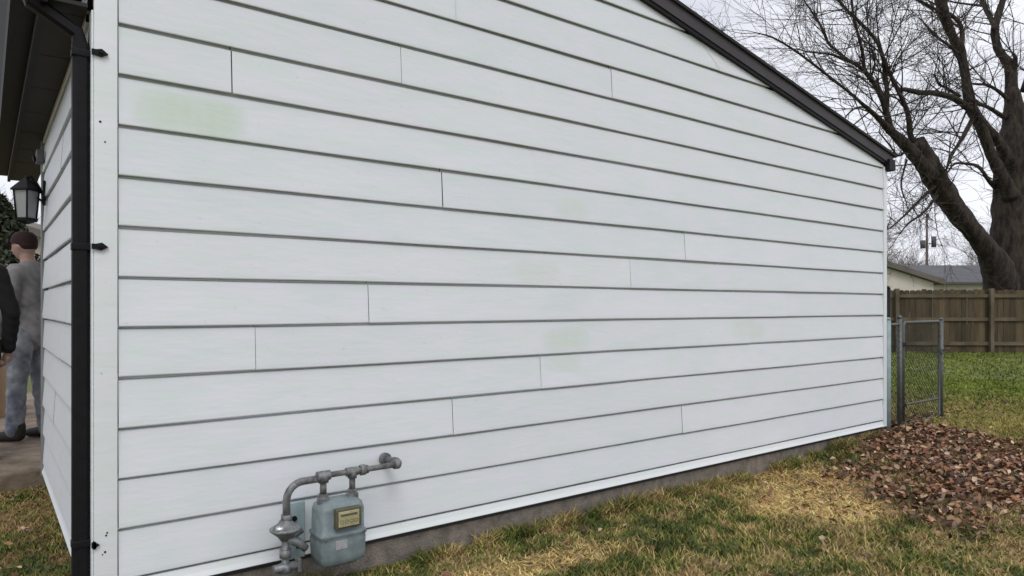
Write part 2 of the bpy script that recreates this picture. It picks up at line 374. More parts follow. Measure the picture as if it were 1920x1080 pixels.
J = {5: [(0.432, 0.009)], 3: [(1.512, 0.008)], 6: [(1.267, 0.0058)], 7: [(2.787, 0.0052)], 4: [(2.14, 0.0025)], 2: [(3.515, 0.005)], 1: [(2.96, 0.0054)],
     0: [(1.086, 0.006), (4.80, 0.004)], -1: [(0.536, 0.006), (4.3, 0.0015)], -2: [(2.194, 0.004)], -3: [(1.579, 0.0052)], -4: [(3.486, 0.005)], 8: [(1.6, 0.002)], 9: [(3.9, 0.002)]}
siding('gable_wall', garage, 0.0, WLEN, -5, 12, J, lambda u, o, z: (u, -o, z), M_side, 3, lim)
siding('front_wall', garage, 0.056, 2.66, -5, 7, {4: [(1.2, .002)], 0: [(.9, .002)], -3: [(1.7, .002)]}, lambda u, o, z: (-0.084 - o, u, z), M_side, 5)
# backing behind the siding, front return and the recessed wall of the covered entry
mb = MB()
mb.prism([(-0.07, 0.132), (WLEN + .03, 0.132), (WLEN + .03, 2.66), (RX, RZ), (-0.07, 2.70)], 0.018, 0.10)  # black foot left exposed below the drip strip stands in for its shadow gap
mb.box(-0.066, 0.03, 0.101, 2.69, 0.132, 2.60); mb.build('sheathing', M_back, garage)
for b_ in ((0.0301, 0.8, 2.60, 2.69), (0.8001, 0.9, 2.60, 4.7), (0.9001, WLEN, 4.6, 4.7), (WLEN - .1, WLEN + .03, .101, 4.5999)):
    mb = MB(); mb.box(*b_, 0.132, 2.6); mb.build('plain_wall', M_trim, garage)
mb = MB(); mb.box(-0.062, WLEN + .01, 0.012, 0.2, -0.3, 0.130); mb.box(-0.062, 0.2, 0.2001, 2.7, -0.3, 0.130); mb.box(WLEN - .2, WLEN + .01, .2001, 4.7, -0.3, 0.130)
mb.build('foundation', M_conc, garage)
# flared starter strips
def strip(xf, u0, u1, nm):
    mb = MB(); b = [(-0.012, 0.228), (-0.012, 0.2135), (0.010, 0.2115), (0.016, 0.185), (0.024, 0.163), (0.022, 0.160), (-0.012, 0.166)]
    n = len(b); vs = [xf(u, o, z) for u in (u0, u1) for (o, z) in b]
    mb.add(vs, [(i, (i + 1) % n, (i + 1) % n + n, i + n) for i in range(n)] + [tuple(range(n)), tuple(range(n, 2 * n))]); mb.build(nm, M_trim, garage)
strip(lambda u, o, z: (u, -o, z), 0.0025, WLEN, 'drip_strip'); strip(lambda u, o, z: (-0.084 - o, u, z), 0.004, 2.66, 'drip_strip')
# corner boards
mb = MB(); mb.box(-0.084, -0.0025, -0.026, 0.0, 0.158, 2.72, 0.003); mb.build('corner_board', M_trim, garage)
mb = MB(); mb.box(-0.084 - .008, -0.0845, -0.020, 0.055, 0.158, 2.485, 0.003); mb.build('corner_return', M_trim, garage)
mb = MB(); mb.box(WLEN + .002, WLEN + 0.055, -0.026, 0.06, 0.158, 2.668, 0.003); mb.build('corner_board', M_trim, garage)
mb = MB(); mb.box(-0.110, -0.03, 2.665, 2.74, 0.13, 2.485, 0.004); mb.build('door_trim', mat('grey_trim', (0.25, 0.255, 0.25), 0.6, var=0.2), garage)
# rake: black strip along the bottom, grey fascia, shingle edge, both slopes
def rake(z_lo, z_hi, y0, y1, nm, m, xl=-0.38, xr=6.62):
    mb = MB()
    zl = lambda x: RZ - RS * abs(x - RX)
    mb.prism([(xl, zl(xl) + z_lo), (RX, RZ + z_lo), (xr, zl(xr) + z_lo), (xr, zl(xr) + z_hi), (RX, RZ + z_hi), (xl, zl(xl) + z_hi)], y0, y1); mb.build(nm, m, garage)
rake(0.004, 0.030, -0.040, 0.003, 'rake_bottom_strip', M_black, xr=6.585)
rake(0.0305, 0.118, -0.048, -0.0285, 'fascia', M_fascia)
rake(0.119, 0.142, -0.066, 4.80, 'roof', M_shingle, -0.40, 6.67)
mb = MB(); mb.box(6.50, 6.62, -0.07, 4.78, 2.635, 2.74); mb.build('eave_fascia', M_black, garage)
# nail heads and chips on the corner board
mb = MB()
for (px, py, rr_) in [(188, 228, .0055), (197, 266, .004), (199, 1004, .0045), (178, 1028, .006), (197, 1035, .005), (201, 999, .004), (192, 1040, .003), (190, 700, .002)]:
    mb = MB(); r_ = ray(px, py); p = CAM + r_ * ((-0.026 - CAM.y) / r_.y); mb.tube([(p.x, -0.024, p.z), (p.x, -0.0285, p.z)], [rr_, rr_ * .7], 8); mb.build('nail', M_black, garage)
# front eave
mb = MB(); mb.box(-0.235, -0.1045, -0.02, 4.75, 2.49, 2.505); mb.box(-0.1044, -0.03, 0.06, 4.75, 2.492, 2.507)
for i in range(8): mb.box(-0.233, -0.106, 0.1 + i * .6, 0.104 + i * .6, 2.4885, 2.4898)
mb.build('soffit', M_soffit, garage)
mb = MB(); mb.box(-0.258, -0.2355, -0.03, 4.76, 2.475, 2.68); mb.build('eave_fascia', M_black, garage)
gp = [(-0.2585, 2.53), (-0.345, 2.53), (-0.352, 2.555), (-0.375, 2.60), (-0.378, 2.645), (-0.366, 2.648), (-0.360, 2.605), (-0.345, 2.56), (-0.338, 2.54), (-0.2585, 2.54)]
mb = MB(); mb.prism(gp, -0.06, 4.78); mb.box(-0.372, -0.2586, -0.062, -0.0605, 2.53, 2.64); mb.box(-0.372, -0.2586, 4.7805, 4.782, 2.53, 2.64)
mb.build('gutter', M_black, garage)

# ------------------------------------------------------------------ downspout with straps
ds = empty('downspout', (-0.125, 0.06, 0.05)); tag(ds, 'black rectangular downspout running down the white corner board', 'downspout')
def sweep(path, w_, d_, axis=Vector((0, 1, 0))):
    """rectangular duct; w_ along axis"""
    mb = MB(); vs = []
    for i, p in enumerate(path):
        p = Vector(p); q = Vector(path[min(i + 1, len(path) - 1)]) - Vector(path[max(i - 1, 0)]); q.normalize()
        nrm = q.cross(axis).normalized(); c = 0.012
        for (a_, b_) in ((-1, -1), (1, -1), (1, 1), (-1, 1)):
            for (ca_, cb_) in (((a_, b_ * (1 - 2 * c / d_)), (a_ * (1 - 2 * c / w_), b_)) if a_ * b_ > 0 else ((a_ * (1 - 2 * c / w_), b_), (a_, b_ * (1 - 2 * c / d_)))):
                vs.append(p + axis * (ca_ * w_ / 2) + nrm * (cb_ * d_ / 2))
    n = 8; fs = [(i * n + k, i * n + (k + 1) % n, (i + 1) * n + (k + 1) % n, (i + 1) * n + k) for i in range(len(path) - 1) for k in range(n)] + [tuple(range(n)), tuple(range((len(path) - 1) * n, len(path) * n))]
    mb.add(vs, fs); return mb
DX, DY = -0.123, 0.045
local(ds, sweep([(DX, DY, 0.20), (DX, DY, 2.36)], 0.072, 0.058).build('pipe', M_black, ds))
local(ds, sweep([(DX, DY, 2.35), (DX - .012, DY, 2.40), (-0.285, DY, 2.49), (-0.30, DY, 2.535)], 0.066, 0.052).build('elbow', M_black, ds))
local(ds, sweep([(DX, DY, 0.21), (DX - .01, DY, 0.14), (-0.22, DY, 0.09), (-0.36, DY, 0.06)], 0.078, 0.062).build('outlet_elbow', M_black, ds))
for z_, w2 in ((2.318, .026), (1.556, .03), (0.385, .02)):
    mb = MB()
    mb.box(DX - .033, DX + .034, DY - .040, DY + .010, z_ - .014, z_ + .014, 0.003)
    tip = -0.036 if z_ > 1 else -0.066
    mb.prism([(-0.0925, z_ - .011), (-0.078, z_ - .011), (tip - .022, z_ - .016), (tip, z_ - .002), (tip - .022, z_ + .015), (-0.078, z_ + .010), (-0.0925, z_ + .010)], -0.038, -0.0265)
    if z_ > 1: mb.tube([(tip - .025, -0.036, z_), (tip - .025, -0.046, z_)], [.009, .006], 8)
    local(ds, mb.build('strap', M_black, ds))

# ------------------------------------------------------------------ wall lantern and sensor
lan = empty('wall_lantern', (-0.095, 2.42, 2.1)); tag(lan, 'black carriage lantern with glass panes bracketed to the front wall', 'wall lamp')
M_lg = mat('frosted_lantern_glass', (0.34, 0.35, 0.35), 0.25, var=0.15)
def loc3(p): return [(Vector(q) - Vector(lan.location)) for q in p]
LX, LY = -0.205, 2.42
mb = MB(); mb.tube(loc3([(-0.100, LY, 2.05), (-0.122, LY, 2.05)]), [.055, .045], 16); mb.box(-.022, -.006, -.04, .04, -.10, .06, .006); mb.build('wall_plate', M_black, lan)
mb = MB(); mb.tube(loc3([(-0.115, LY, 2.07), (-0.15, LY, 2.14), (-0.18, LY, 2.185), (-0.205, LY, 2.17)]), .010, 8); mb.tube(loc3([(-0.115, LY, 2.02), (-0.15, LY, 2.05), (-.18, LY, 2.10), (-0.16, LY, 2.15)]), .007, 8); mb.build('arm', M_black, lan)
mb = MB(); mb.tube(loc3([(LX, LY, 2.185), (LX, LY, 2.165), (LX, LY, 2.14), (LX, LY, 2.095), (LX, LY, 2.085)]), [.010, .018, .045, .088, .088], 4, smooth=False); mb.build('cap', M_black, lan)
mb = MB(); mb.tube(loc3([(LX, LY, 2.084), (LX, LY, 1.905)]), [.066, .050], 4, smooth=False); mb.build('lamp_glass', M_lg, lan)
mb = MB()
for k in range(4):
    a_ = 2 * math.pi * k / 4; a_ = math.atan2(0, 1) + a_
    for aa in (a_,):
        mb.tube(loc3([(LX + math.cos(aa) * .070, LY + math.sin(aa) * .070, 2.085), (LX + math.cos(aa) * .055, LY + math.sin(aa) * .055, 1.90)]), .006, 6)
mb.tube(loc3([(LX, LY, 1.905), (LX, LY, 1.885), (LX, LY, 1.865)]), [.066, .062, .012], 4, smooth=False); mb.build('frame', M_black, lan)
sn = empty('security_sensor', (-0.105, 2.48, 2.33)); tag(sn, 'small grey sensor box on the front wall above the lantern', 'sensor')
mb = MB(); mb.box(-.045, .0, -.05, .05, -.045, .045, .008); mb.build('housing', mat('sensor_grey', (0.13, 0.12, 0.14), 0.5, var=.2), sn)
mb = MB(); mb.tube([(-.045, 0, -.015), (-.062, 0, -.02)], [.026, .018], 12); mb.build('lens', M_black, sn)

# ------------------------------------------------------------------ gas meter assembly
gm = empty('gas_meter', (0.85, -0.16, 0.12)); tag(gm, 'blue grey gas meter with yellowed index window, regulator and pipes on the white wall', 'gas meter')
def G(mbx, nm, m, par=gm): return local(gm, mbx.build(nm, m, par)) if par is gm else gsub(mbx, nm, m, par)
def gsub(mbx, nm, m, par):
    o = mbx.build(nm, m, par); o.data.transform(Matrix.Translation(gm.location).inverted()); return o
# body: rounded lower bowl and upper shoulder, lofted
def loft(rings, n=28):
    """rings: (z, cx, cy, hx, hy, power)"""
    mb = MB(); vs = []
    for (z, cx, cy, hx, hy, pw) in rings:
        for k in range(n):
            a_ = 2 * math.pi * k / n; c, s_ = math.cos(a_), math.sin(a_)
            vs.append((cx + hx * math.copysign(abs(c) ** (2 / pw), c), cy + hy * math.copysign(abs(s_) ** (2 / pw), s_), z))
    fs = [(i * n + k, i * n + (k + 1) % n, (i + 1) * n + (k + 1) % n, (i + 1) * n + k) for i in range(len(rings) - 1) for k in range(n)] + [tuple(range(n)), tuple(range((len(rings) - 1) * n, len(rings) * n))]
    mb.add(vs, fs, True); return mb
BX, BY = 0.862, -0.175
body = G(loft([(0.150, BX, BY, .060, .030, 3), (0.154, BX, BY, .082, .055, 4), (0.168, BX, BY, .100, .072, 6), (0.195, BX, BY, .108, .078, 7), (0.268, BX, BY, .110, .080, 8), (0.285, BX, BY, .107, .078, 8),
               (0.292, BX, BY, .112, .083, 8), (0.302, BX, BY, .112, .083, 8), (0.308, BX, BY, .105, .072, 8), (0.40, BX, BY, .104, .070, 8), (0.428, BX, BY, .098, .064, 6), (0.442, BX, BY, .080, .048, 4), (0.446, BX, BY, .05, .03, 3)]), 'body', M_meter)
for sx_ in (-1, 1): mb = MB(); mb.tube([(BX + sx_ * .070, BY, .432), (BX + sx_ * .070, BY, .455), (BX + sx_ * .070, BY, .458), (BX + sx_ * .070, BY, .475)], [.030, .030, .024, .022], 8, smooth=False); gsub(mb, 'swivel_nut', M_pipe, body)
# index
mb = MB(); mb.box(BX - .050, BX + .072, BY - .098, BY - .068, .330, .418, .004); idxb = G(mb, 'index_box', M_brass)
mb = MB(); mb.box(BX - .040, BX + .058, BY - .103, BY - .0985, .339, .407, .002); gsub(mb, 'index_window', M_index, idxb)
mb = MB()
for i in range(4):
    mb = MB(); cx_ = BX - .025 + i * .0225; n_ = 14
    for k in range(n_):
        a0, a1 = 2 * math.pi * k / n_, 2 * math.pi * (k + 1) / n_
        mb.tube([(cx_ + .008 * math.cos(a0), BY - .1045, .362 + .008 * math.sin(a0)), (cx_ + .008 * math.cos(a1), BY - .1045, .362 + .008 * math.sin(a1))], .0008, 4, cap=False)
    gsub(mb, 'dial', M_brass, idxb)
mb = MB(); mb.box(BX - .03, BX + .048, BY - .1048, BY - .104, .387, .396); gsub(mb, 'counter_bar', M_brass, idxb)
mb = MB(); mb.box(BX - .045, BX + .010, BY - .0815, BY - .0795, .235, .275); G(mb, 'worn_label', M_decal)
for sx_ in (-.095, .095):
    mb = MB(); mb.tube([(BX + sx_, BY - .08, .297), (BX + sx_, BY - .090, .297)], .006, 6); gsub(mb, 'flange_bolt', M_pipe, body)
# pipes above
PZ = .555
mb = MB()
mb.tube([(BX - .070, BY, .47), (BX - .070, BY, PZ)], .015, 12)
mb.tube([(BX - .070, BY, PZ - .03), (BX - .070, BY, PZ + .004), (BX - .070, BY, PZ + .02)], [.024, .026, .016], 12)
G(mb, 'riser_pipe', M_pipe)
mb = MB(); mb.tube([(BX + .070, BY, .47), (BX + .070, BY, PZ)], .014, 12)
mb.tube([(BX + .070, BY, PZ - .03), (BX + .070, BY, PZ + .005)], [.021, .021], 12)
G(mb, 'riser_pipe', M_pipe)
mb = MB(); mb.tube([(BX - .04, BY, PZ), (BX + .30, BY, PZ)], .0135, 12)
for (a_, b_, r_) in ((BX - .10, BX - .038, .023), (BX + .038, BX + .10, .021), (BX + .108, BX + .135, .026), (BX + .137, BX + .150, .020)):
    mb.tube([(a_, BY, PZ), (a_ + .003, BY, PZ), (b_ - .003, BY, PZ), (b_, BY, PZ)], [r_ * .9, r_, r_, r_ * .9], 8 if r_ > .025 else 12)
G(mb, 'outlet_pipe', M_pipe)
mb = MB(); mb.tube([(BX + .285, BY, PZ), (BX + .305, BY + .004, PZ), (BX + .315, BY + .022, PZ), (BX + .315, -.02, PZ)], [.021, .023, .023, .016], 12); mb.tube([(BX + .312, BY + .03, PZ), (BX + .312, BY + .05, PZ)], .027, 12)
mb.tube([(BX + .315, -.035, PZ), (BX + .315, -.016, PZ)], [.030, .030], 16); G(mb, 'wall_elbow', M_pipe)
# inlet arch to regulator
ax_ = 0.625; arch = [(ax_, BY, .40)] + [(ax_ + .075 - .075 * math.cos(t_), BY, .47 + .075 * math.sin(t_)) for t_ in [0.0, .3, .6, .9, 1.2, 1.45]] + [(BX - .10, BY, .545)]
mb = MB(); mb.tube(arch, .0165, 14); mb.tube([(ax_, BY, .375), (ax_, BY, .41)], .024, 8); G(mb, 'inlet_pipe', M_pipe)
# regulator: diaphragm disc facing up-left, body below, vent
RXX = ax_ - .005
reg = loft([(.300, RXX, BY, .022, .022, 2), (.318, RXX, BY, .034, .034, 2), (.338, RXX, BY, .058, .058, 2), (.344, RXX, BY, .066, .066, 2), (.352, RXX, BY, .067, .067, 2), (.357, RXX, BY, .058, .058, 2), (.372, RXX, BY, .034, .034, 2), (.39, RXX, BY, .022, .022, 2)], 20)
rg = G(reg, 'regulator', M_reg)
mb = MB(); mb.tube([(RXX - .035, BY - .03, .352), (RXX - .035, BY - .03, .372)], [.018, .016], 12); gsub(mb, 'seal_cap', M_alu, rg)
mb = MB(); mb.tube([(RXX, BY, .31), (RXX + .05, BY - .02, .285), (RXX + .085, BY - .02, .25)], [.022, .020, .016], 10); mb.tube([(RXX + .02, BY + .01, .30), (RXX + .075, BY + .02, .33)], [.018, .022], 10); gsub(mb, 'vent', M_reg, rg)
mb = MB(); mb.tube([(RXX, BY, .305), (RXX, BY, -.1)], .0165, 12); mb.tube([(RXX, BY, .225), (RXX, BY, .26)], .026, 8); mb.tube([(RXX, BY, .16), (RXX, BY, .195)], .030, 8)
mb.tube([(RXX - .055, BY - .01, .185), (RXX + .055, BY - .01, .185)], [.018, .018], 10); mb.box(RXX + .045, RXX + .062, BY - .03, BY + .01, .155, .215, .004); G(mb, 'service_pipe', M_reg)
# mounting plate behind
mb = MB(); mb.box(.665, .752, -.060, -.045, .165, .425, .006); mb.box(.68, .70, -.046, -.018, .19, .40); pl = G(mb, 'mounting_plate', mat('pale_plate', (.36, .46, .47), .55, c2=(.28, .36, .38), vscale=10))
mb = MB(); mb.tube([(.70, -.06, .352), (.70, -.072, .352)], .012, 6); gsub(mb, 'plate_bolt', M_black, pl)
mb = MB(); mb.tube([(.715, -.06, .22), (.715, -.07, .22)], .008, 6); gsub(mb, 'plate_bolt', M_black, pl)

# ------------------------------------------------------------------ chain link panel and gate by the far corner
def chain(mb, x0, x1, z0, z1, y, s=0.055, r=0.0017):
    H = z1 - z0; Wd = x1 - x0; u = -H
    while u < Wd:
        for sg in (1, -1):
            a0 = max(0, u); a1 = min(Wd, u + H)
            if a1 - a0 > .01:
                za, zb = (a0 - u), (a1 - u)
                if sg < 0: za, zb = H - za, H - zb
                mb.tube([(x0 + a0, y + .0018 * sg, z0 + za), (x0 + a1, y + .0018 * sg, z0 + zb)], r, 3, cap=False)
        u += s
pn = empty('chain_link_fence', (6.7, 0.05, 0)); tag(pn, 'narrow chain link fence panel between the garage corner and the gate', 'fence')
mb = MB(); mb.tube([(6.575, -.015, 0), (6.575, -.015, 1.19)], .030, 14); mb.tube([(6.575, -.015, 1.19), (6.575, -.015, 1.205), (6.575, -.015, 1.215)], [.034, .030, .008], 14); o = local(pn, mb.build('post', M_post, pn)); o['label'] = 'blue green painted post'
mb = MB(); mb.tube([(6.72, .05, 0), (6.72, .05, 1.50)], .026, 14); mb.tube([(6.72, .05, 1.50), (6.72, .05, 1.52)], [.03, .012], 14); o = local(pn, mb.build('post', M_black, pn)); o['label'] = 'taller black post'
mb = MB(); mb.tube([(6.98, .05, 0), (6.98, .05, 1.20)], .024, 14); mb.tube([(6.98, .05, 1.20), (6.98, .05, 1.215), (6.98, .05, 1.235)], [.028, .026, .008], 14); local(pn, mb.build('post', M_galv, pn))
mb = MB(); mb.tube([(6.60, .0, 1.14), (6.98, .05, 1.14)], .015, 10); local(pn, mb.build('top_rail', M_galv, pn))
mb = MB(); chain(mb, 6.62, 6.96, .03, 1.13, .035); local(pn, mb.build('wire_mesh', M_galvd, pn))
gt = empty('chain_link_gate', (7.15, 0.08, 0)); tag(gt, 'closed chain link walk gate in a tubular steel frame before the lawn', 'gate')
g0, g1 = 7.16, 8.03
mb = MB(); fr = [(g0, .09, .12), (g0, .09, 1.12), (g0 + .03, .09, 1.155), (g1 - .03, .09, 1.155), (g1, .09, 1.12), (g1, .09, .12), (g1 - .02, .09, .10), (g0 + .02, .09, .10), (g0, .09, .12)]
mb.tube(fr, .0145, 10); mb.tube([(g0, .09, .30), (g1, .09, .30)], .012, 8); local(gt, mb.build('frame', M_galv, gt))
mb = MB(); chain(mb, g0 + .01, g1 - .01, .11, 1.15, .09, r=.0019); local(gt, mb.build('wire_mesh', M_galvd, gt))
for z_ in (.30, .93): mb = MB(); mb.box(6.99, 7.16, .06, .085, z_ - .02, z_ + .02, .004); local(gt, mb.build('hinge', M_black, gt))
mb = MB(); mb.box(g1 - .01, g1 + .07, .065, .115, .80, .86, .005); mb.tube([(g1 + .03, .06, .83), (g1 + .03, .0, .86)], .007, 8); local(gt, mb.build('latch', M_galv, gt))
gpst = empty('gate_post', (8.09, .09, 0)); tag(gpst, 'round steel post on the latch side of the chain link gate', 'post')
mb = MB(); mb.tube([(0, 0, -.05), (0, 0, 1.17)], .020, 14); mb.build('shaft', M_galv, gpst)
mb = MB(); mb.tube([(0, 0, 1.171), (0, 0, 1.18), (0, 0, 1.195)], [.024, .022, .008], 14); mb.build('post_cap', M_galv, gpst)

# ------------------------------------------------------------------ wooden fence
FA = dep(1430, 574.5, 18.6); FB = dep(2350, 574.5, 18.0); FA.z = FB.z = 0
fd = (FB - FA); flen = fd.length; ang = math.atan2(fd.y, fd.x)
fen = empty('wooden_fence', FA, ang); tag(fen, 'weathered brown wooden board fence with rails across the lawn', 'fence')
r = random.Random(4); V = MB(); u = 0; nb = 0
while u < flen:
    w_ = r.uniform(.132, .146); h_ = 1.76 + r.uniform(-.015, .02); yo = r.uniform(-.003, .003)
    V.add([(u, yo, .03), (u + w_, yo, .03), (u + w_, yo, h_ - .03), (u + w_ - .025, yo, h_), (u + .025, yo, h_), (u, yo, h_ - .03),
           (u, yo + .018, .03), (u + w_, yo + .018, .03), (u + w_, yo + .018, h_ - .03), (u + w_ - .025, yo + .018, h_), (u + .025, yo + .018, h_), (u, yo + .018, h_ - .03)],
          [(0, 1, 2, 3, 4, 5), (11, 10, 9, 8, 7, 6)] + [(i, i + 6, (i + 1) % 6 + 6, (i + 1) % 6) for i in range(6)])
    u += w_ + r.uniform(.006, .014); nb += 1
pan = V.build('board_panel', None or M_wood, fen)
cols = []
for i in range(nb):
    c_ = r.uniform(.7, 1.25); cols += [(c_, c_ * r.uniform(.95, 1.03), c_ * r.uniform(.9, 1.05))] * 8
tint_attr(pan.data, cols)
t = M_wood.node_tree; at = t.nodes.new('ShaderNodeAttribute'); at.attribute_name = 'tint'; mw = t.nodes.new('ShaderNodeMix'); mw.data_type = 'RGBA'; mw.blend_type = 'MULTIPLY'; mw.inputs[0].default_value = 1
rw = [n for n in t.nodes if n.type == 'VALTORGB'][0]; t.links.new(rw.outputs[0], mw.inputs[6]); t.links.new(at.outputs['Color'], mw.inputs[7]); t.links.new(mw.outputs[2], t.nodes['Principled BSDF'].inputs['Base Color'])
M_wood2 = mat('fence_rail_wood', (0.15, 0.125, 0.08), 0.95, c2=(0.07, 0.058, 0.035), vscale=2, bump=0.4, bscale=14)
for z_ in (.34, .98, 1.60):
    mb = MB(); mb.box(0, flen, -.044, -.004, z_ - .045, z_ + .045); mb.build('rail', M_wood2, fen)
u = 1.0
while u < flen:
    mb = MB(); mb.box(u, u + .09, -.135, -.045, 0, 1.79); mb.build('post', M_wood2, fen); u += 2.42

# ------------------------------------------------------------------ houses beyond the fence
def frame_obj(name, c, ang_): return empty(name, c, ang_)
def win(par, x0, x1, z0, z1, y):
    mb = MB(); mb.box(x0 - .08, x1 + .08, y - .05, y, z0 - .08, z1 + .08); w_ = mb.build('window', M_trim, par)
    mb = MB(); mb.box(x0, x1, y - .07, y - .051, z0, z1); mb.build('pane', M_glassd, w_)
p = dep(1603, HOR, 38); p.z = 0
hA = frame_obj('cream_house', p, -YAW); tag(hA, 'cream gabled house with brown roof just past the garage corner', 'house')
mb = MB(); mb.prism([(-4.3, 0), (4.3, 0), (4.3, 2.62), (0, 4.0), (-4.3, 2.62)], 0, 9); mb.build('wall', M_cream, hA)
mb = MB(); mb.prism([(-4.7, 2.52), (0, 4.02), (4.75, 2.50), (4.75, 2.78), (0, 4.32), (-4.7, 2.80)], -.35, 9.3); mb.build('roof', M_roofb, hA)
win(hA, 2.4, 3.2, 1.0, 2.0, 0); win(hA, -2.6, -1.2, 1.0, 2.2, 0)
p = dep(1800, HOR, 46); p.z = 0
hB = frame_obj('grey_roofed_house', p, -YAW); tag(hB, 'low house with long grey roof beside the big tree', 'house')
mb = MB(); mb.box(-2.2, 9, 0, 8, 0, 2.85); mb.build('wall', M_cream, hB)
mb = MB(); mb.add([(-2.8, -.7, 2.92), (9.6, -.7, 2.92), (9.6, 8.7, 2.92), (-2.8, 8.7, 2.92), (-1.2, 4, 4.28), (8, 4, 4.28), (-2.8, -.7, 2.80), (9.6, -.7, 2.80), (9.6, 8.7, 2.80), (-2.8, 8.7, 2.80)],
                  [(0, 1, 5, 4), (1, 2, 5), (2, 3, 4, 5), (3, 0, 4), (0, 6, 7, 1), (1, 7, 8, 2), (2, 8, 9, 3), (3, 9, 6, 0), (6, 9, 8, 7)]); mb.build('roof', M_roofg, hB)
win(hB, 0.6, 1.8, 1.0, 2.3, 0); win(hB, 4.6, 6.2, 1.0, 2.3, 0)
# left background: neighbour's beige house seen past the front wall
p = dep(-60, HOR, 24); p.z = 0
hC = frame_obj('beige_house', p, -YAW + .2); tag(hC, 'pale beige house in the distance beyond the covered entry', 'house')
mb = MB(); mb.prism([(-6, 0), (5, 0), (5, 2.9), (-.5, 4.6), (-6, 2.9)], 0, 8); mb.build('wall', mat('beige_wall', (.50, .45, .40), .85, var=.12, vscale=1), hC)
mb = MB(); mb.prism([(-6.4, 2.8), (-.5, 4.62), (5.4, 2.8), (5.4, 3.05), (-.5, 4.9), (-6.4, 3.05)], -.4, 8.3); mb.build('roof', M_roofb, hC)
win(hC, -1.5, -.2, .9, 2.1, 0); win(hC, 2.2, 3.4, .9, 2.1, 0)

# utility pole
p = dep(1738, HOR, 62); up_ = empty('utility_pole', (p.x, p.y, 0), -YAW); tag(up_, 'distant utility pole with two dark transformers behind the houses', 'utility pole')
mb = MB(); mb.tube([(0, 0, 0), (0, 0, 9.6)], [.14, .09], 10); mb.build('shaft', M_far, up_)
for (x_, z_, h_) in ((-.42, 6.5, .7), (.55, 6.6, .95)):
    mb = MB(); mb.tube([(x_, -.1, z_), (x_, -.1, z_ + h_)], .2, 12); mb.box(min(0, x_), max(0, x_), -.12, -.06, z_ + .3, z_ + .36); mb.build('transformer', mat('transformer_grey', (.09, .09, .095), .5), up_)

# ------------------------------------------------------------------ trees
def grow(mb, p, d, L_, r0, lvl, rr_, spread=0.6, up=0.12, nmul=1.0, minr=0.0):
    seg = 4 if lvl > 0 else 3; pts = [p.copy()]; rad = [r0]; q = p.copy(); dd = d.normalized()
    for i in range(seg):
        dd = (dd + Vector((rr_.gauss(0, .16), rr_.gauss(0, .16), rr_.gauss(0, .13) + up * .35))).normalized()
        q = q + dd * (L_ / seg); pts.append(q.copy()); rad.append(max(minr, r0 * (1 - .72 * (i + 1) / seg)))
    mb.tube(pts, rad, 3 if r0 < .03 else 6, cap=False)
    if lvl <= 0: return
    n = int(rr_.randint(4, 6) * nmul + .5)
    for k in range(n):
        t_ = rr_.uniform(.2, 1.0); i = min(seg - 1, int(t_ * seg)); fr_ = t_ * seg - i
        s_ = pts[i].lerp(pts[i + 1], fr_); rs = rad[i] + (rad[i + 1] - rad[i]) * fr_
        ax3 = Vector((rr_.gauss(0, 1), rr_.gauss(0, 1), rr_.gauss(0, 1))).normalized()
        nd = (dd + ax3 * spread * rr_.uniform(.6, 1.6)).normalized()
        grow(mb, s_, nd, L_ * rr_.uniform(.42, .72), max(minr, min(rs * .75, r0 * .6)), lvl - 1, rr_, spread, up, nmul, minr)

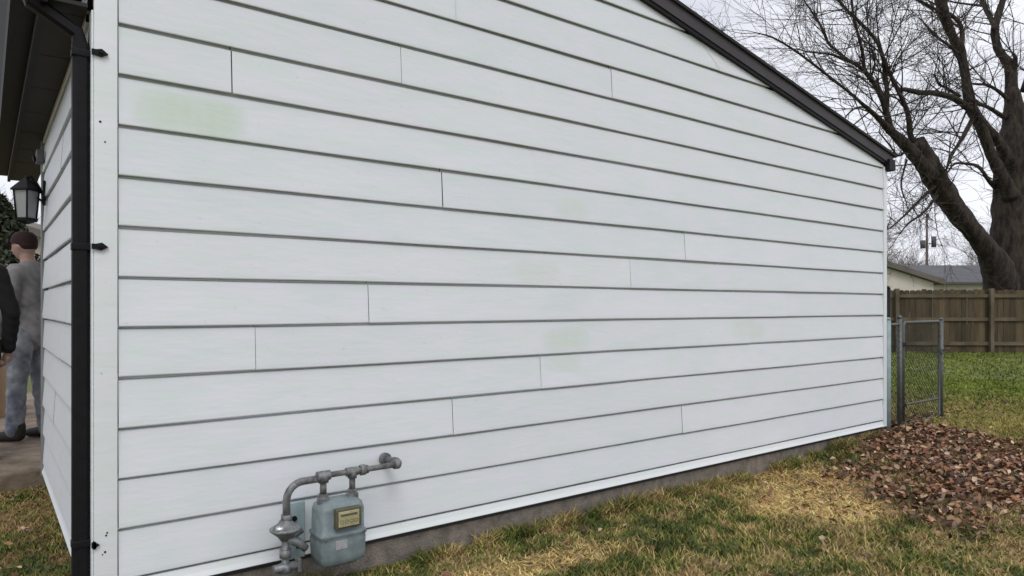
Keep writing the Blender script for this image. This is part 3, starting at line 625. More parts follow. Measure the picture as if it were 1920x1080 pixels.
TD = 21.0
LIMBS = [  # (points (x, y, width px), depth offset at start, at end, twig level)
 ('trunk', [(1902, 800, 124), (1900, 640, 108), (1900, 560, 96), (1899, 500, 84), (1901, 430, 72), (1899, 370, 64), (1901, 300, 58), (1904, 250, 50), (1902, 205, 34), (1896, 165, 20)], 0, 0),
 ('limb', [(1897, 190, 14), (1896, 165, 20), (1894, 125, 20), (1880, 105, 15), (1870, 88, 14), (1865, 55, 13), (1872, 26, 12), (1882, -8, 11), (1888, -60, 9), (1890, -130, 6), (1880, -200, 3)], 0, .8),
 ('limb', [(1865, 55, 9), (1861, 42, 8), (1852, 24, 8), (1844, 8, 7), (1836, -15, 7), (1822, -60, 5), (1815, -110, 3)], .2, 1.5),
 ('limb', [(1844, 11, 4), (1825, 9, 4), (1800, 6, 3.5), (1780, 2, 3), (1760, -8, 2)], .3, 1.2),
 ('limb', [(1903, 130, 8), (1904, 110, 7), (1899, 100, 5)], 0, -.1),
 ('limb', [(1896, 370, 30), (1884, 345, 26), (1871, 315, 20), (1858, 290, 18), (1846, 255, 18), (1834, 225, 20), (1822, 205, 19), (1816, 178, 18), (1810, 145, 14), (1805, 115, 16), (1798, 92, 19), (1788, 72, 15), (1779, 52, 16), (1770, 28, 19), (1764, 0, 20), (1757, -50, 16), (1752, -110, 12), (1742, -180, 8), (1735, -260, 4)], -.3, -1.6),
 ('limb', [(1908, 330, 24), (1888, 292, 20), (1872, 266, 17), (1856, 246, 16), (1844, 232, 14), (1832, 216, 12)], -.2, -.8),
 ('limb', [(1801, 92, 10), (1804, 75, 9), (1803, 55, 8), (1797, 40, 7), (1786, 30, 7), (1776, 24, 6)], -1.0, -.8),
 ('limb', [(1796, 100, 6), (1776, 83, 5), (1760, 72, 4.5), (1744, 58, 3.5), (1730, 40, 2)], -1.1, -1.8),
 ('limb', [(1770, 30, 6), (1752, 16, 5), (1730, 4, 4), (1705, -10, 3)], -1.2, -2.2),
 ('limb', [(1818, 205, 13), (1803, 193, 12), (1786, 183, 11), (1769, 178, 10.5), (1748, 174, 10), (1728, 174, 10), (1712, 171, 9), (1698, 168, 8), (1686, 166, 5), (1672, 160, 3)], -.9, -2.4),
 ('limb', [(1886, 222, 9), (1872, 213, 8), (1858, 204, 7), (1843, 197, 6.5), (1826, 194, 7)], 0, -.8),
 ('limb', [(1894, 190, 8), (1884, 181, 7), (1868, 168, 6), (1850, 159, 5.5), (1835, 158, 4.5), (1815, 156, 3)], 0, -.7),
 ('limb', [(1800, 180, 6), (1784, 171, 6), (1772, 163, 5), (1761, 158, 5), (1752, 140, 3)], -.9, -1.6),
 ('limb', [(1824, 222, 8), (1813, 243, 8), (1805, 258, 7), (1794, 275, 6), (1783, 293, 6), (1775, 316, 4), (1770, 335, 3)], -.7, -1.8),
 ('limb', [(1866, 352, 9), (1852, 336, 7), (1843, 322, 6), (1832, 311, 6), (1812, 307, 5), (1790, 307, 4), (1778, 322, 3)], -.2, -1.2),
 ('limb', [(1920, 170, 12), (1936, 120, 12), (1950, 60, 10), (1956, -20, 7), (1965, -110, 4)], .2, 1.0),
 ('limb', [(1912, 330, 40), (1938, 270, 32), (1958, 200, 26), (1985, 120, 20), (2010, 20, 14), (2020, -80, 9), (2035, -180, 5)], .3, 1.6),
 ('limb', [(1958, 205, 16), (2000, 180, 13), (2050, 130, 9), (2110, 90, 6), (2160, 40, 3)], .8, 2.8),
 # the great leaning limb
 ('limb', [(1882, 560, 60), (1876, 525, 58), (1864, 490, 46), (1846, 462, 36), (1826, 436, 32), (1806, 412, 34), (1786, 386, 37), (1768, 358, 39), (1752, 332, 40), (1738, 306, 38), (1727, 285, 34), (1716, 266, 22)], -.2, -2.3),
 ('limb', [(1742, 320, 26), (1736, 292, 24), (1730, 274, 20), (1724, 261, 16)], -2.1, -2.3),
 ('limb', [(1748, 332, 26), (1726, 305, 24), (1706, 281, 22), (1690, 264, 19), (1674, 249, 16), (1660, 236, 12), (1646, 221, 9), (1632, 208, 7.5), (1618, 196, 6), (1604, 183, 5.5), (1586, 168, 5), (1569, 155, 4.8), (1540, 132, 4.4), (1510, 109, 4), (1480, 88, 3.6), (1448, 70, 3), (1420, 62, 2)], -2.1, -4.6),
 ('limb', [(1672, 250, 13), (1666, 228, 12), (1660, 203, 11), (1651, 180, 9), (1641, 160, 8.5), (1628, 142, 8), (1615, 128, 7), (1602, 119, 6), (1588, 111, 5.5), (1570, 96, 5), (1554, 82, 5), (1546, 64, 5), (1538, 47, 4.5), (1528, 31, 4), (1518, 16, 3), (1510, 5, 2)], -2.6, -3.9),
 ('limb', [(1664, 225, 9), (1662, 202, 9), (1663, 180, 8.5), (1662, 160, 8), (1659, 138, 8), (1657, 115, 7.5), (1652, 97, 7), (1645, 80, 6.5), (1633, 64, 6), (1619, 49, 6), (1604, 34, 5.5), (1592, 23, 5), (1582, 12, 5), (1570, -4, 5), (1550, -40, 3)], -2.6, -3.0),
 ('limb', [(1712, 268, 12), (1706, 250, 10), (1705, 232, 10), (1702, 214, 9), (1696, 196, 8.5), (1688, 178, 8), (1680, 162, 7.5), (1672, 146, 7), (1664, 128, 6.5), (1657, 108, 6)], -2.2, -2.9),
 ('limb', [(1622, 134, 6), (1619, 118, 6), (1617, 98, 5.5), (1612, 78, 5), (1606, 54, 4.5), (1600, 31, 4.5), (1598, 10, 4), (1594, -20, 4), (1588, -60, 2)], -3.0, -3.5),
 ('limb', [(1606, 122, 4.5), (1586, 113, 4), (1570, 106, 4), (1553, 101, 3.5), (1532, 99, 3.2), (1514, 97, 3), (1496, 92, 2)], -3.3, -4.2),
 ('limb', [(1640, 212, 5), (1624, 202, 4), (1606, 202, 3.5), (1592, 212, 3), (1584, 222, 2)], -2.8, -3.6),
 ('limb', [(1700, 282, 4), (1684, 292, 4), (1668, 272, 3), (1648, 248, 2)], -2.2, -3.2),
 ('limb', [(1630, 155, 4), (1640, 120, 3.5), (1636, 95, 3), (1622, 88, 2)], -3, -3.4),
 ('limb', [(1752, 350, 6), (1730, 370, 5), (1712, 388, 4.5), (1694, 406, 4), (1676, 422, 3), (1662, 432, 2)], -1.9, -3.6),
 ('limb', [(1758, 366, 5), (1738, 392, 4), (1722, 406, 4), (1702, 420, 3), (1686, 440, 2)], -1.8, -2.6),
 ('limb', [(1700, 300, 4), (1692, 330, 3.5), (1690, 352, 3), (1698, 376, 2)], -2.0, -3.0),
]
r = random.Random(21)
tb = dep(1888, HOR, TD); tree = empty('bare_tree', (tb.x, tb.y, 0)); tag(tree, 'huge bare deciduous tree leaning its great limb over the board fence', 'tree')
trunk = MB(); limbs = MB(); tw = MB(); T0 = Vector((tb.x, tb.y, 0))
def smooth_path(P3, RR):
    """catmull resample x3"""
    o = []; ro = []; n = len(P3)
    for i in range(n - 1):
        p0 = P3[max(0, i - 1)]; p1 = P3[i]; p2 = P3[i + 1]; p3 = P3[min(n - 1, i + 2)]
        for s_ in (0, 1 / 3, 2 / 3):
            t2 = s_ * s_; t3 = t2 * s_
            o.append(.5 * ((2 * p1) + (p2 - p0) * s_ + (2 * p0 - 5 * p1 + 4 * p2 - p3) * t2 + (3 * p1 - p0 - 3 * p2 + p3) * t3)); ro.append(RR[i] + (RR[i + 1] - RR[i]) * s_)
    o.append(P3[-1]); ro.append(RR[-1]); return o, ro
for (kind, pts, o0, o1) in LIMBS:
    n = len(pts); P3 = []; RR = []
    for i, (x, y, wd) in enumerate(pts):
        d_ = TD + o0 + (o1 - o0) * i / (n - 1); P3.append(dep(x, y, d_) - T0); RR.append(wd * .5 / FPX * d_ * 1.04)
    if kind == 'trunk': P3[0].z = -.2
    P3, RR = smooth_path(P3, RR)
    RR = [a_ * r.uniform(.93, 1.07) for a_ in RR]
    (trunk if kind == 'trunk' else limbs).tube(P3, RR, 14 if RR[0] > .12 else 7, cap=True)
    if kind == 'trunk': continue
    m_ = len(P3)
    for i in range(1, m_ - 1):
        if RR[i] > .13: cnt = 0 if r.random() < .86 else 1
        elif RR[i] > .07: cnt = 1 if r.random() < .40 else 0
        else: cnt = 1 if r.random() < .56 else 0
        for _ in range(cnt):
            dd = (P3[i + 1] - P3[i - 1]).normalized()
            a3 = Vector((r.gauss(0, 1), r.gauss(0, 1), r.gauss(.25, 1))).normalized()
            nd = (dd * .7 + a3 * .9).normalized()
            if nd.z < -.35 and r.random() < .7: nd.z = abs(nd.z)
            rad_ = min(RR[i] * .45, .024); grow(tw, P3[i], nd, r.uniform(.8, 2.4), max(.009, rad_), 2, r, .65, .1, .75, .0033)
    if RR[-1] < .08:
        dd = (P3[-1] - P3[-2]).normalized()
        for _ in range(2): grow(tw, P3[-1], (dd + Vector((r.gauss(0, .3), r.gauss(0, .3), r.gauss(0, .3)))).normalized(), r.uniform(1.2, 2.4), max(.011, RR[-1] * .6), 3, r, .6, .08, .62, .0033)
trunk.build('trunk', M_bark, tree, False); limbs.build('limb', M_bark, tree, False); tw.build('twig_crown', M_twig, tree, False)

# distant bare trees, three shapes reused
def far_tree(seed, h, nlev=3):
    rr_ = random.Random(seed); a_ = MB(); b_ = MB(); th = h * .28
    a_.tube([(0, 0, -.3), (rr_.uniform(-.1, .1), rr_.uniform(-.1, .1), th * .5), (rr_.uniform(-.3, .3), rr_.uniform(-.3, .3), th)], [h * .022, h * .017, h * .014], 8)
    for k in range(6):
        an = k * 1.05 + rr_.uniform(-.3, .3); d_ = Vector((math.cos(an) * .55, math.sin(an) * .55, 1.0))
        grow(b_, Vector((0, 0, th * rr_.uniform(.75, .98))), d_, h * rr_.uniform(.42, .6), h * .007, nlev, rr_, .62, .12, 1.0, .010)
    return a_, b_
protos = []
far = [(1690, 52, 5.6, 0), (1664, 60, 6.8, 1), (1712, 75, 6.5, 2), (1778, 85, 6.5, 0), (1822, 80, 7, 1), (1865, 70, 9, 2), (1930, 66, 10, 0), (1610, 70, 10, 2), (2010, 75, 10, 1), (1560, 80, 11, 0), (1745, 95, 7.5, 1), (-40, 60, 10, 0), (10, 45, 8.5, 1), (-130, 55, 11, 2), (1480, 75, 15, 1), (1980, 55, 10, 2)]
lbl = ['bare tree just clear of the garage corner over the cream house', 'bare tree half hidden behind the garage corner', 'bare tree between the cream house and the utility pole', 'low bare tree above the grey roof', 'small bare tree right above the grey roof ridge', 'bare tree directly behind the huge trunk', 'bare tree right of the huge trunk', 'bare tree behind the garage end', 'bare tree outside the right edge', 'bare tree behind the roof slope', 'far bare tree over the gap between the two houses', 'bare tree behind the beige house', 'bare tree seen under the front gutter', 'bare tree left of the beige house', 'tall bare tree behind the roof slope', 'bare tree at the right edge behind the fence']
for i, (px, d_, h, k) in enumerate(far):
    p = dep(px, HOR, d_); p.z = 0
    if len(protos) <= k and i < 3:
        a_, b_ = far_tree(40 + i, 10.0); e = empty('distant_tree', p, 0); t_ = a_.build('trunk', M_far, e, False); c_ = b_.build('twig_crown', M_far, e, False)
        protos.append((t_, c_))
    else:
        e = empty('distant_tree', p, 0)
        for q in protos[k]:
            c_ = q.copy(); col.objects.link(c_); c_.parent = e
    e.rotation_euler.z = r.uniform(0, 6.28); s_ = h / 10.0; e.scale = (s_, s_, s_ * r.uniform(.9, 1.05))
    tag(e, lbl[i], 'tree', 'bare trees far behind the fence')

# evergreen at the left, seen under the gutter
p = dep(0, HOR, 20); ev = empty('evergreen_shrub', (p.x, p.y, 0)); tag(ev, 'dark evergreen bush standing before the beige house at far left', 'bush')
mb = MB(); mb.tube([(0, 0, 0), (0, 0, 2.8)], [.12, .03], 8); mb.build('trunk', M_bark, ev)
mb = MB(); rr_ = random.Random(9)
for i in range(5000):
    z_ = rr_.uniform(.3, 4.5); rad_ = (1.5 * (1 - (z_ / 4.7) ** 1.6)) * (rr_.random() ** .4) * (1 + .3 * math.sin(z_ * 5 + i % 3)); a_ = rr_.uniform(0, 6.28)
    c = Vector((math.cos(a_) * rad_, math.sin(a_) * rad_, z_)); u_ = Vector((rr_.gauss(0, 1), rr_.gauss(0, 1), rr_.gauss(0, 1))).normalized() * .13; v_ = u_.cross(Vector((rr_.gauss(0, 1), rr_.gauss(0, 1), 1))).normalized() * .05
    mb.add([c - u_, c + v_, c + u_, c - v_], [(0, 1, 2, 3)])
mb.build('foliage', mat('evergreen', (.035, .045, .02), .8, var=.4, vscale=2), ev, False)

# ------------------------------------------------------------------ people in the covered entry
dg_cache = []
def skinmesh(name, chains, m, parent, voxel=None, sub=1, extra=None):
    """one closed surface: rounded, tapering limbs swept along each chain of (x,y,z,r[,ry]), fused by a voxel remesh and smoothed"""
    U = []; nU, nV = 12, 8
    us = [(0, 0, 1.0)] + [(math.cos(2 * math.pi * j / nU) * math.sin(math.pi * i / nV), math.sin(2 * math.pi * j / nU) * math.sin(math.pi * i / nV), math.cos(math.pi * i / nV)) for i in range(1, nV) for j in range(nU)] + [(0, 0, -1.0)]
    uf = [(0, 1 + j, 1 + (j + 1) % nU) for j in range(nU)]
    for i in range(nV - 2):
        for j in range(nU): uf.append((1 + i * nU + j, 1 + (i + 1) * nU + j, 1 + (i + 1) * nU + (j + 1) % nU, 1 + i * nU + (j + 1) % nU))
    lb = 1 + (nV - 2) * nU; uf += [(len(us) - 1, lb + (j + 1) % nU, lb + j) for j in range(nU)]
    V = []; F = []
    for ch in chains:
        for q0, q1 in zip(ch[:-1], ch[1:]):
            a0 = Vector(q0[:3]); a1 = Vector(q1[:3]); r0 = (q0[3], q0[4] if len(q0) > 4 else q0[3]); r1 = (q1[3], q1[4] if len(q1) > 4 else q1[3])
            n = max(2, int((a1 - a0).length / (min(r0 + r1) * .35)) + 1)
            for i in range(n + 1):
                t_ = i / n; c = a0.lerp(a1, t_); rx = r0[0] + (r1[0] - r0[0]) * t_; ry = r0[1] + (r1[1] - r0[1]) * t_; rz = min(rx, ry); b_ = len(V)
                V += [(c.x + u[0] * rx, c.y + u[1] * ry, c.z + u[2] * rz) for u in us]; F += [tuple(k + b_ for k in f) for f in uf]
    for (vs_, fs_) in (extra or []):
        b_ = len(V); V += [tuple(v) for v in vs_]; F += [tuple(k + b_ for k in f) for f in fs_]
    m2 = bpy.data.meshes.new(name + '_tmp'); m2.from_pydata(V, [], F)
    o2 = bpy.data.objects.new(name, m2); col.objects.link(o2)
    rm = o2.modifiers.new('r', 'REMESH'); rm.mode = 'VOXEL'; rm.voxel_size = voxel; rm.use_smooth_shade = True
    sm_ = o2.modifiers.new('s', 'SMOOTH'); sm_.factor = .5; sm_.iterations = 4
    dg = bpy.context.evaluated_depsgraph_get(); dg.update()
    m3 = bpy.data.meshes.new_from_object(o2.evaluated_get(dg)); o2.modifiers.clear(); o2.data = m3
    bm = bmesh.new(); bm.from_mesh(m3); seen = set(); best = []
    for v in bm.verts:
        if v.index in seen: continue
        st = [v]; seen.add(v.index); isl = []
        while st:
            a = st.pop(); isl.append(a)
            for e_ in a.link_edges:
                b = e_.other_vert(a)
                if b.index not in seen: seen.add(b.index); st.append(b)
        if len(isl) > len(best): best = isl
    keep_ = set(v.index for v in best)
    bmesh.ops.delete(bm, geom=[v for v in bm.verts if v.index not in keep_], context='VERTS')
    for v in bm.verts:      # cloth folds
        if name in ('jacket', 'trousers'):
            p_ = v.co; fold_ = .004 * abs(math.sin(p_.z * 9 + p_.x * 14)) ** 2; v.co = p_ + v.normal * (fold_ * math.sin(p_.z * 41 + p_.x * 30 + 3 * math.sin(p_.y * 25)) + .002 * math.sin(p_.z * 77 - p_.y * 60 + p_.x * 45))
    bm.to_mesh(m3); bm.free()
    m3.materials.clear(); m3.materials.append(m); m3.polygons.foreach_set('use_smooth', [True] * len(m3.polygons)); m3.name = name
    o2.parent = parent; return o2
def head_mesh(c, tilt):
    """ellipsoid head, y forward, with brow, nose, chin and ears"""
    bm = bmesh.new(); bmesh.ops.create_uvsphere(bm, u_segments=28, v_segments=20, radius=1)
    rot = Matrix.Rotation(tilt, 3, 'X')
    for v in bm.verts:
        x, y, z = v.co
        X = x * .077 * (1 - .25 * max(0, -z)); Y = y * (.098 if y > 0 else .100) * (1 - .12 * max(0, -z) * (y < 0)); Z = z * .120
        if y > .3: Y += .024 * math.exp(-((x / .16) ** 2 + ((z + .12) / .20) ** 2)); Y -= .010 * math.exp(-(((abs(x) - .38) / .16) ** 2 + ((z - .08) / .12) ** 2)); Y += .006 * math.exp(-((x / .3) ** 2 + ((z + .48) / .07) ** 2)); Y += .010 * math.exp(-((x / .3) ** 2 + ((z + .85) / .16) ** 2))
        X += math.copysign(.016, x) * math.exp(-(((abs(x) - 1) / .12) ** 2 + ((y + .1) / .18) ** 2 + ((z + .02) / .25) ** 2))
        v.co = rot @ Vector((X, Y, Z)) + Vector(c)
    bm.verts.index_update(); r_ = ([v.co.copy() for v in bm.verts], [[v.index for v in f.verts] for f in bm.faces]); bm.free(); return r_
def hand(wrist, d, side, pn_):
    """five finger chains; d = pointing direction, side = thumb side, pn_ = palm normal"""
    d = Vector(d).normalized(); side = Vector(side).normalized(); pn_ = Vector(pn_).normalized(); W_ = Vector(wrist); ch = []
    palm = W_ + d * .085
    ch.append([(*W_, .026, .020), (*(W_ + d * .045), .036, .016), (*palm, .036, .015)])
    for k, (o_, L_) in enumerate(((.027, .070), (.009, .078), (-.010, .072), (-.027, .056))):
        b = palm + side * o_ - d * .008; k1 = b + d * L_ * .5 + pn_ * .008; k2 = k1 + (d * .6 + pn_ * .7).normalized() * L_ * .32; k3 = k2 + (d * .3 + pn_ * .9).normalized() * L_ * .25
        ch.append([(*b, .009), (*k1, .0085), (*k2, .008), (*k3, .007)])
    tb_ = W_ + d * .030 + side * .022; t1 = tb_ + (side * .7 + d * .7).normalized() * .035; t2 = t1 + (d + side * .2 + pn_ * .3).normalized() * .03
    ch.append([(*tb_, .014), (*t1, .011), (*t2, .009)]); return ch
def person(loc, rz, label, H, lean, handL, handR, elbL, elbR, step, mats, cap=True, capc=None):
    e = empty('person', loc, rz); tag(e, label, 'person'); k = H / 1.75
    def q(x, y, z, *r_): return (x * k, y * k, z * k) + tuple(a_ * k for a_ in r_)
    ly = lambda z: lean * max(0, z - .95)
    pel = q(0, 0, .95, .15, .105); wst = q(0, ly(1.12), 1.12, .135, .10); che = q(0, ly(1.32), 1.32, .165, .115); ncb = q(0, ly(1.47), 1.46, .075, .07); nck = q(0, ly(1.5) + .015, 1.53, .055, .055); hd = q(0, ly(1.6) + .03, 1.60, .055)
    def leg(s_, fy, grow_=1.0, foot=True):
        a_ = [pel, q(.10 * s_, 0, .88, .090 * grow_), q(.105 * s_, fy * .45 + .01, .50, .062 * grow_), q(.105 * s_, fy, .12, .043 * grow_)]
        return a_
    def arm(s_, elb, hnd, g_=1.0):
        sh = q(.17 * s_, ly(1.42), 1.42, .060 * g_); return [che, sh, q(*elb, .045 * g_), q(*hnd, .030 * g_)]
    chains = [[pel, wst, che, ncb, nck, hd], leg(-1, step[0]), leg(1, step[1]), arm(-1, elbL, handL), arm(1, elbR, handR)]
    for s_, fy in ((-1, step[0]), (1, step[1])): chains.append([q(.105 * s_, fy, .12, .043), q(.108 * s_, fy + .04, .05, .04), q(.115 * s_, fy + .15, .035, .035)])
    for hn, el_, sd_ in ((handL, elbL, 1), (handR, elbR, -1)):
        dv = Vector(hn) - Vector(el_); w3 = Vector(hn) * k; chains += hand(w3, dv, (0, 1, 0), (sd_, 0, 0))
    hc = (0, (ly(1.64) + .05) * k, 1.645 * k)
    b = skinmesh('body', chains, mats['skin'], e, .0065, 1, [head_mesh(hc, -.12 - lean * .4)])
    # eyes
    mb = MB()
    for s_ in (-1, 1): mb = MB(); mb.tube([(hc[0] + s_ * .030, hc[1] + .080, hc[2] + .012), (hc[0] + s_ * .030, hc[1] + .090, hc[2] + .011)], [.010, .006], 8); mb.build('eye', M_black, e)
    # clothes: a slightly larger shell over the same skeleton
    def big(c_, g_): return [tuple(v[:3]) + tuple(a_ + g_ for a_ in v[3:]) for v in c_]
    sw = [pel[:3] + (.155 * k, .115 * k), wst, che, ncb]
    hemz = q(0, 0, .90, .165, .125)
    def cutarm(c_):   # sleeves end before the wrist
        a_ = Vector(c_[2][:3]); b_ = Vector(c_[3][:3]); m_ = a_.lerp(b_, .93); return c_[:3] + [(*m_, .034 * k)]
    skinmesh('jacket', [big([hemz, (0, ly(1.0) * k, 1.0 * k, .15 * k, .11 * k), wst, che, q(0, ly(1.45), 1.445, .085, .08)], .018), big(cutarm(arm(-1, elbL, handL)), .016), big(cutarm(arm(1, elbR, handR)), .016)], mats['top'], e, .012)
    def tr(s_, fy): c_ = leg(s_, fy); return big([c_[0], c_[1], c_[2], q(.105 * s_, fy, .09, .058)], .014)
    skinmesh('trousers', [tr(-1, step[0]), tr(1, step[1]), big([pel, q(0, 0, 1.0, .14, .10)], .010)], mats['leg'], e, .012)
    for s_, fy in ((-1, step[0]), (1, step[1])):
        skinmesh('boot', [[q(.105 * s_, fy - .03, .13, .054), q(.107 * s_, fy - .035, .055, .050), q(.110 * s_, fy + .06, .050, .048), q(.116 * s_, fy + .17, .040, .042, .034)]], mats['boot'], e, .010)
    if cap:
        mb = MB(); n_ = 20; vs_ = []; fs_ = []
        for i, (z_, s2) in enumerate(((.0, 1.0), (.04, 1.0), (.08, .88), (.11, .6), (.122, .15))):
            for j in range(n_):
                a_ = 2 * math.pi * j / n_; vs_.append((hc[0] + math.cos(a_) * .089 * s2, hc[1] - .006 + math.sin(a_) * .110 * s2, hc[2] + .028 + z_ * .95))
        for i in range(4):
            for j in range(n_): fs_.append((i * n_ + j, i * n_ + (j + 1) % n_, (i + 1) * n_ + (j + 1) % n_, (i + 1) * n_ + j))
        fs_.append(tuple(range(4 * n_, 5 * n_))); mb.add(vs_, fs_, True); cp = mb.build('cap', capc, e)
        mb = MB(); br = [(math.cos(a_) * .078, .085 + math.sin(a_) * .085) for a_ in [math.pi * i / 10 for i in range(11)]]
        v0 = [(hc[0] + x_, hc[1] + y_, hc[2] + .034 - (y_ - .08) * .25) for x_, y_ in br]; v1 = [(a_[0], a_[1], a_[2] + .006) for a_ in v0]
        mb.add(v0 + v1, [tuple(range(11)), tuple(range(21, 10, -1))] + [(i, (i + 1) % 11, (i + 1) % 11 + 11, i + 11) for i in range(11)]); mb.build('brim', capc, cp)
    # hair at the back and sides of the head
    bm = bmesh.new(); bmesh.ops.create_uvsphere(bm, u_segments=20, v_segments=14, radius=1)
    for v in bm.verts: v.co = Vector((v.co.x * .086 + hc[0], v.co.y * .092 + hc[1] - .022, v.co.z * (.10 if v.co.z > 0 else .075) + hc[2] + .024))
    bm.verts.index_update(); mb = MB(); mb.add([v.co for v in bm.verts], [[v.index for v in f.verts] for f in bm.faces], True); bm.free(); mb.build('hair', mats['hair'], e)
    return e
M_skin = mat('skin', (.42, .27, .22), .6, var=.08); M_hair = mat('brown_hair', (.03, .014, .010), .8, var=.3)
M_greytop = mat('grey_jacket', (.30, .285, .285), .9, c2=(.17, .17, .175), vscale=6, bump=.5, bscale=18)
M_jean = mat('faded_jeans', (.32, .335, .37), .9, c2=(.09, .11, .15), vscale=7, bump=.5, bscale=16)
M_boot = mat('dark_boot', (.025, .02, .015), .7, var=.3); M_maroon = mat('maroon_cap', (.030, .008, .009), .85, var=.3)
M_blk = mat('black_cloth', (.010, .010, .011), .95, var=.3); M_blkt = mat('black_trousers', (.016, .012, .011), .95, var=.3)
# local +Y is forward; rotation turns it towards image left
rz_left = math.atan2(-(-.7963), .6049)
person((-0.105, 4.37, 0.13), rz_left, 'person in dark maroon cap, grey jacket and faded jeans standing past the front wall', 1.83, .0,
       (-.21, .17, .86), (.21, .15, .85), (-.25, .02, 1.13), (.25, .01, 1.13), (.05, -.08), dict(skin=M_skin, top=M_greytop, leg=M_jean, boot=M_boot, hair=M_hair), True, M_maroon)
person((-0.525, 3.425, 0.13), -rz_left + .9, 'person in black jacket and black trousers, cropped by the left edge', 1.78, .04,
       (-.24, .04, .84), (.24, .06, .84), (-.26, -.01, 1.12), (.26, -.01, 1.12), (.0, .05), dict(skin=M_skin, top=M_blk, leg=M_blkt, boot=M_boot, hair=M_hair), False)
# tan carton and black bin behind them
p = dep(2, HOR, 7.6); cb = empty('tan_box', (p.x, p.y, .13), -YAW + .15); tag(cb, 'tan box on the slab between the two people', 'box')
mb = MB(); mb.box(-.32, .10, -.25, .25, 0, .62, .01); mb.build('carton', mat('tan_board', (.42, .29, .18), .9, var=.15, vscale=4), cb)
mb = MB(); mb.box(-.33, .11, -.26, .26, .621, .66, .008); mb.build('lid', mat('tan_lid', (.16, .15, .11), .8, var=.2), cb)
p = dep(26, HOR, 7.4); bn = empty('black_bin', (p.x, p.y, .13), -YAW); tag(bn, 'narrow black bin on the slab behind the person in jeans', 'bin')
mb = MB(); mb.tube([(0, 0, 0), (0, 0, .60)], [.055, .07], 4, smooth=False); mb.build('bin_body', M_black, bn)
mb = MB(); mb.tube([(0, 0, .601), (0, 0, .63), (0, 0, .65)], [.078, .078, .05], 4, smooth=False); mb.build('bin_lid', M_reg, bn)

# ------------------------------------------------------------------ grass and leaves (stuff)
def in_view(x, y, marg=0.22):
    rx = x - CAM.x; ry = y - CAM.y; d = rx * FW.x + ry * FW.y; l = rx * RT.x + ry * RT.y
    ok = (d > .8) & (np.abs(l / np.maximum(d, .01)) < .74 + marg)
    yy = HOR + FPX * 1.32 / np.maximum(d, .01)
    return ok & (yy < 1080 + 420)
def clear(x, y):   # not under the garage or slab
    return ~((x > -.065) & (x < WLEN + .03) & (y > .005) & (y < 4.8)) & ~((x > -3.4) & (x < 1.2) & (y > 2.9) & (y < 8.5))
def scatter(n, x0, x1, y0, y1):
    x = nrg.uniform(x0, x1, n); y = nrg.uniform(y0, y1, n); m_ = in_view(x, y) & clear(x, y); return x[m_], y[m_]
XS, YS, HS, WS = [], [], [], []
def patch(n, x0, x1, y0, y1, h, w_):
    x, y = scatter(n, x0, x1, y0, y1); XS.append(x); YS.append(y); HS.append(nrg.uniform(.5, 1.25, len(x)) * h); WS.append(np.full(len(x), w_))
patch(170000, .3, 9.5, -3.2, .0, .042, .0042)
patch(36000, -1.6, .0, -1.5, 3.0, .040, .0035)
patch(9000, .2, 6.3, -.10, .0, .085, .0035)          # taller tufts against the foundation
patch(110000, 6.5, 13, -2.5, 6.5, .040, .0060)
patch(60000, 9, 24, -2, 14, .045, .013)
x = np.concatenate(XS); y = np.concatenate(YS); h = np.concatenate(HS); ww = np.concatenate(WS)
keep = nrg.random(len(x)) > leaf_amt(x, y) * .75
x, y, h, ww = x[keep], y[keep], h[keep], ww[keep]; n = len(x)
h *= (.55 + .9 * fbm(x * 3, y * 3, 2)); st = straw_amt(x, y); 
wallt = (y > -.10) & (y < 0) & (x > .2) & (x < 6.3); h = np.where(wallt & (fbm(x * 4.1, y * 0, 2) < .42), h * .4, h * 1.1)
lay = nrg.uniform(.2, 1.0, n) + st * .9; an = nrg.uniform(0, 2 * np.pi, n); ta = nrg.uniform(0, 2 * np.pi, n)
z = hgt(x, y) - .004
B = np.stack([x, y, z], 1); Wv = np.stack([np.cos(ta), np.sin(ta), np.zeros(n)], 1) * (ww / 1)[:, None]
D = np.stack([np.cos(an) * lay, np.sin(an) * lay, np.ones(n)], 1); D /= np.linalg.norm(D, axis=1)[:, None]
mid = B + D * (h * .55)[:, None]; D2 = D + np.stack([np.cos(an), np.sin(an), -np.ones(n) * .4], 1) * .5; D2 /= np.linalg.norm(D2, axis=1)[:, None]
tip = mid + D2 * (h * .55)[:, None]
Vt = np.stack([B - Wv, B + Wv, mid + Wv * .8, mid - Wv * .8, tip], 1).reshape(-1, 3)
# keep blades out of the wall
inw = (Vt[:, 1] > -.0) & (Vt[:, 0] > 0) & (Vt[:, 0] < WLEN) & (Vt[:, 1] < .3); Vt[inw, 1] = -.002
k = np.arange(n)[:, None] * 5
quads = k + np.array([0, 1, 2, 3]); tris = k + np.array([3, 2, 4])
loops = np.concatenate([quads, tris], 1).ravel(); starts = (np.arange(n)[:, None] * 7 + np.array([0, 4])).ravel(); tots = np.tile([4, 3], n)
def raw_mesh(name, V_, loops, starts, tots, colr, m):
    me = bpy.data.meshes.new(name); me.vertices.add(len(V_)); me.vertices.foreach_set('co', V_.astype(np.float32).ravel())
    me.loops.add(len(loops)); me.loops.foreach_set('vertex_index', loops.astype(np.int32)); me.polygons.add(len(starts))
    me.polygons.foreach_set('loop_start', starts.astype(np.int32)); me.polygons.foreach_set('loop_total', tots.astype(np.int32))
    me.update(calc_edges=True); me.validate()
    ca = me.color_attributes.new('tint', 'FLOAT_COLOR', 'POINT'); ca.data.foreach_set('color', np.concatenate([colr, np.ones((len(colr), 1))], 1).astype(np.float32).ravel())
    me.materials.append(m); o = bpy.data.objects.new(name, me); col.objects.link(o); return o
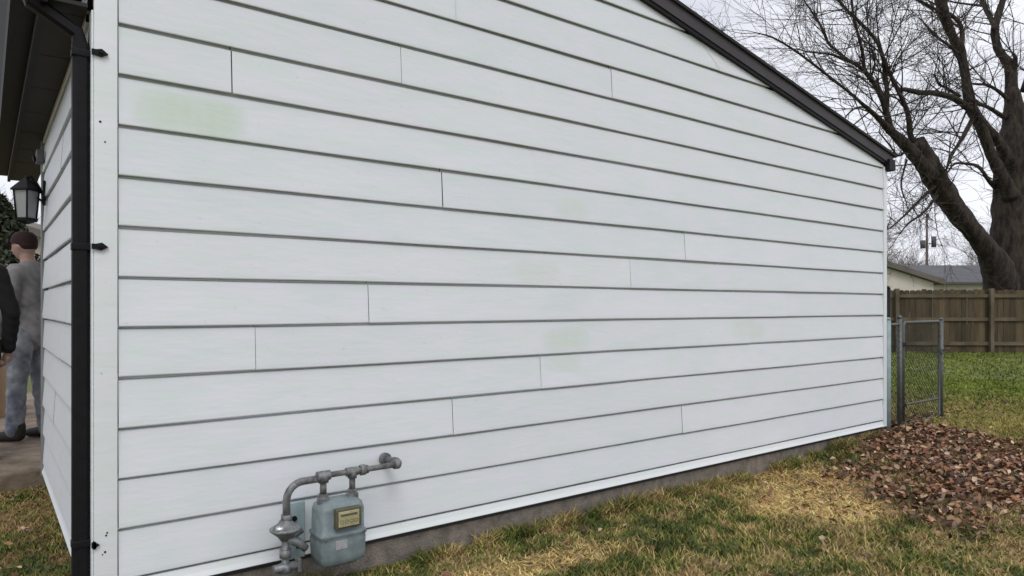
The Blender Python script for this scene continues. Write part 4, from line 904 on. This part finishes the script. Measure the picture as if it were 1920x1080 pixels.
gcl = ground_col(x, y, nrg.random(n)); gcl *= (nrg.uniform(.75, 1.6, n) * (.62 + .76 * fbm(x * 13, y * 13, 2)))[:, None]; gcl = np.minimum(gcl, .75)
o = raw_mesh('grass', Vt, loops, starts, tots, np.repeat(gcl, 5, 0), M_grass)
tag(o, 'patchy winter lawn grass, green with straw coloured clumps, beside the wall', 'grass', kind='stuff')

# dead leaves
def leaves(n, x0, x1, y0, y1, dens, size):
    x = nrg.uniform(x0, x1, n); y = nrg.uniform(y0, y1, n); m_ = clear(x, y) & (nrg.random(n) < dens(x, y)); return x[m_], y[m_], nrg.uniform(.6, 1.3, m_.sum()) * size
a1 = leaves(46000, 3.2, 10.0, -3.0, -.02, lambda x, y: leaf_amt(x, y) ** 1.3 * .75 * (.35 + .65 * sstep(.35, .6, fbm(x * 6, y * 6, 3))), .024)
a2 = leaves(9000, .5, 9.0, -3.0, -.05, lambda x, y: .05 + .16 * straw_amt(x, y) + .15 * sstep(-1.0, 0, polyd(LEAF_P, x, y)), .022)
a3 = leaves(1600, -1.6, -.1, -.5, 2.9, lambda x, y: .35 + 0 * x, .020)
a4 = leaves(4000, 6.6, 10.5, -.6, 1.2, lambda x, y: .45 * (1 - sstep(.0, .75, np.abs(y - .05) + .25 * (x - 7.2))), .034)
x = np.concatenate([a1[0], a2[0], a3[0], a4[0]]); y = np.concatenate([a1[1], a2[1], a3[1], a4[1]]); s = np.concatenate([a1[2], a2[2], a3[2], a4[2]]); n = len(x)
z = hgt(x, y) + nrg.uniform(.004, .022, n) + leaf_amt(x, y) * nrg.uniform(0, .035, n)
nrm = np.stack([nrg.normal(0, .62, n), nrg.normal(0, .62, n), np.ones(n)], 1); nrm /= np.linalg.norm(nrm, axis=1)[:, None]
a_ = np.stack([nrg.normal(0, 1, n), nrg.normal(0, 1, n), nrg.normal(0, .2, n)], 1); U1 = np.cross(nrm, a_); U1 /= np.linalg.norm(U1, axis=1)[:, None]; U2 = np.cross(nrm, U1)
C0 = np.stack([x, y, z], 1); cu = nrg.uniform(-.2, .95, n)[:, None]
out_ = [(1.0, 0, .35), (.45, .55, .9), (-.25, .62, 1.0), (-.95, .12, .3), (-.35, -.60, 1.0), (.4, -.52, .9)]
Vt = [C0]
for (u_, v_, c_) in out_:
    js = nrg.uniform(.75, 1.2, n)[:, None]; Vt.append(C0 + (U1 * u_ * js + U2 * v_ * js + nrm * cu * c_ * .6) * s[:, None])
Vt = np.stack(Vt, 1).reshape(-1, 3); k = np.arange(n)[:, None] * 7
tri = np.stack([np.concatenate([np.zeros((n, 1), int) + k, k + 1 + i, k + 1 + (i + 1) % 6], 1) for i in range(6)], 1).reshape(-1, 3)
pal = np.array([[.27, .125, .062], [.18, .078, .046], [.32, .18, .10], [.44, .29, .17], [.065, .034, .026], [.24, .16, .125], [.52, .38, .26]]); pw = [.20, .18, .17, .13, .16, .10, .06]
lc = pal[nrg.choice(len(pal), n, p=pw)] * nrg.uniform(.6, 1.3, n)[:, None]
o = raw_mesh('fallen_leaves', Vt, tri.ravel(), np.arange(len(tri)) * 3, np.full(len(tri), 3), np.repeat(lc, 7, 0), M_leaf)
tag(o, 'drift of brown fallen leaves around the far garage corner', 'leaves', kind='stuff')
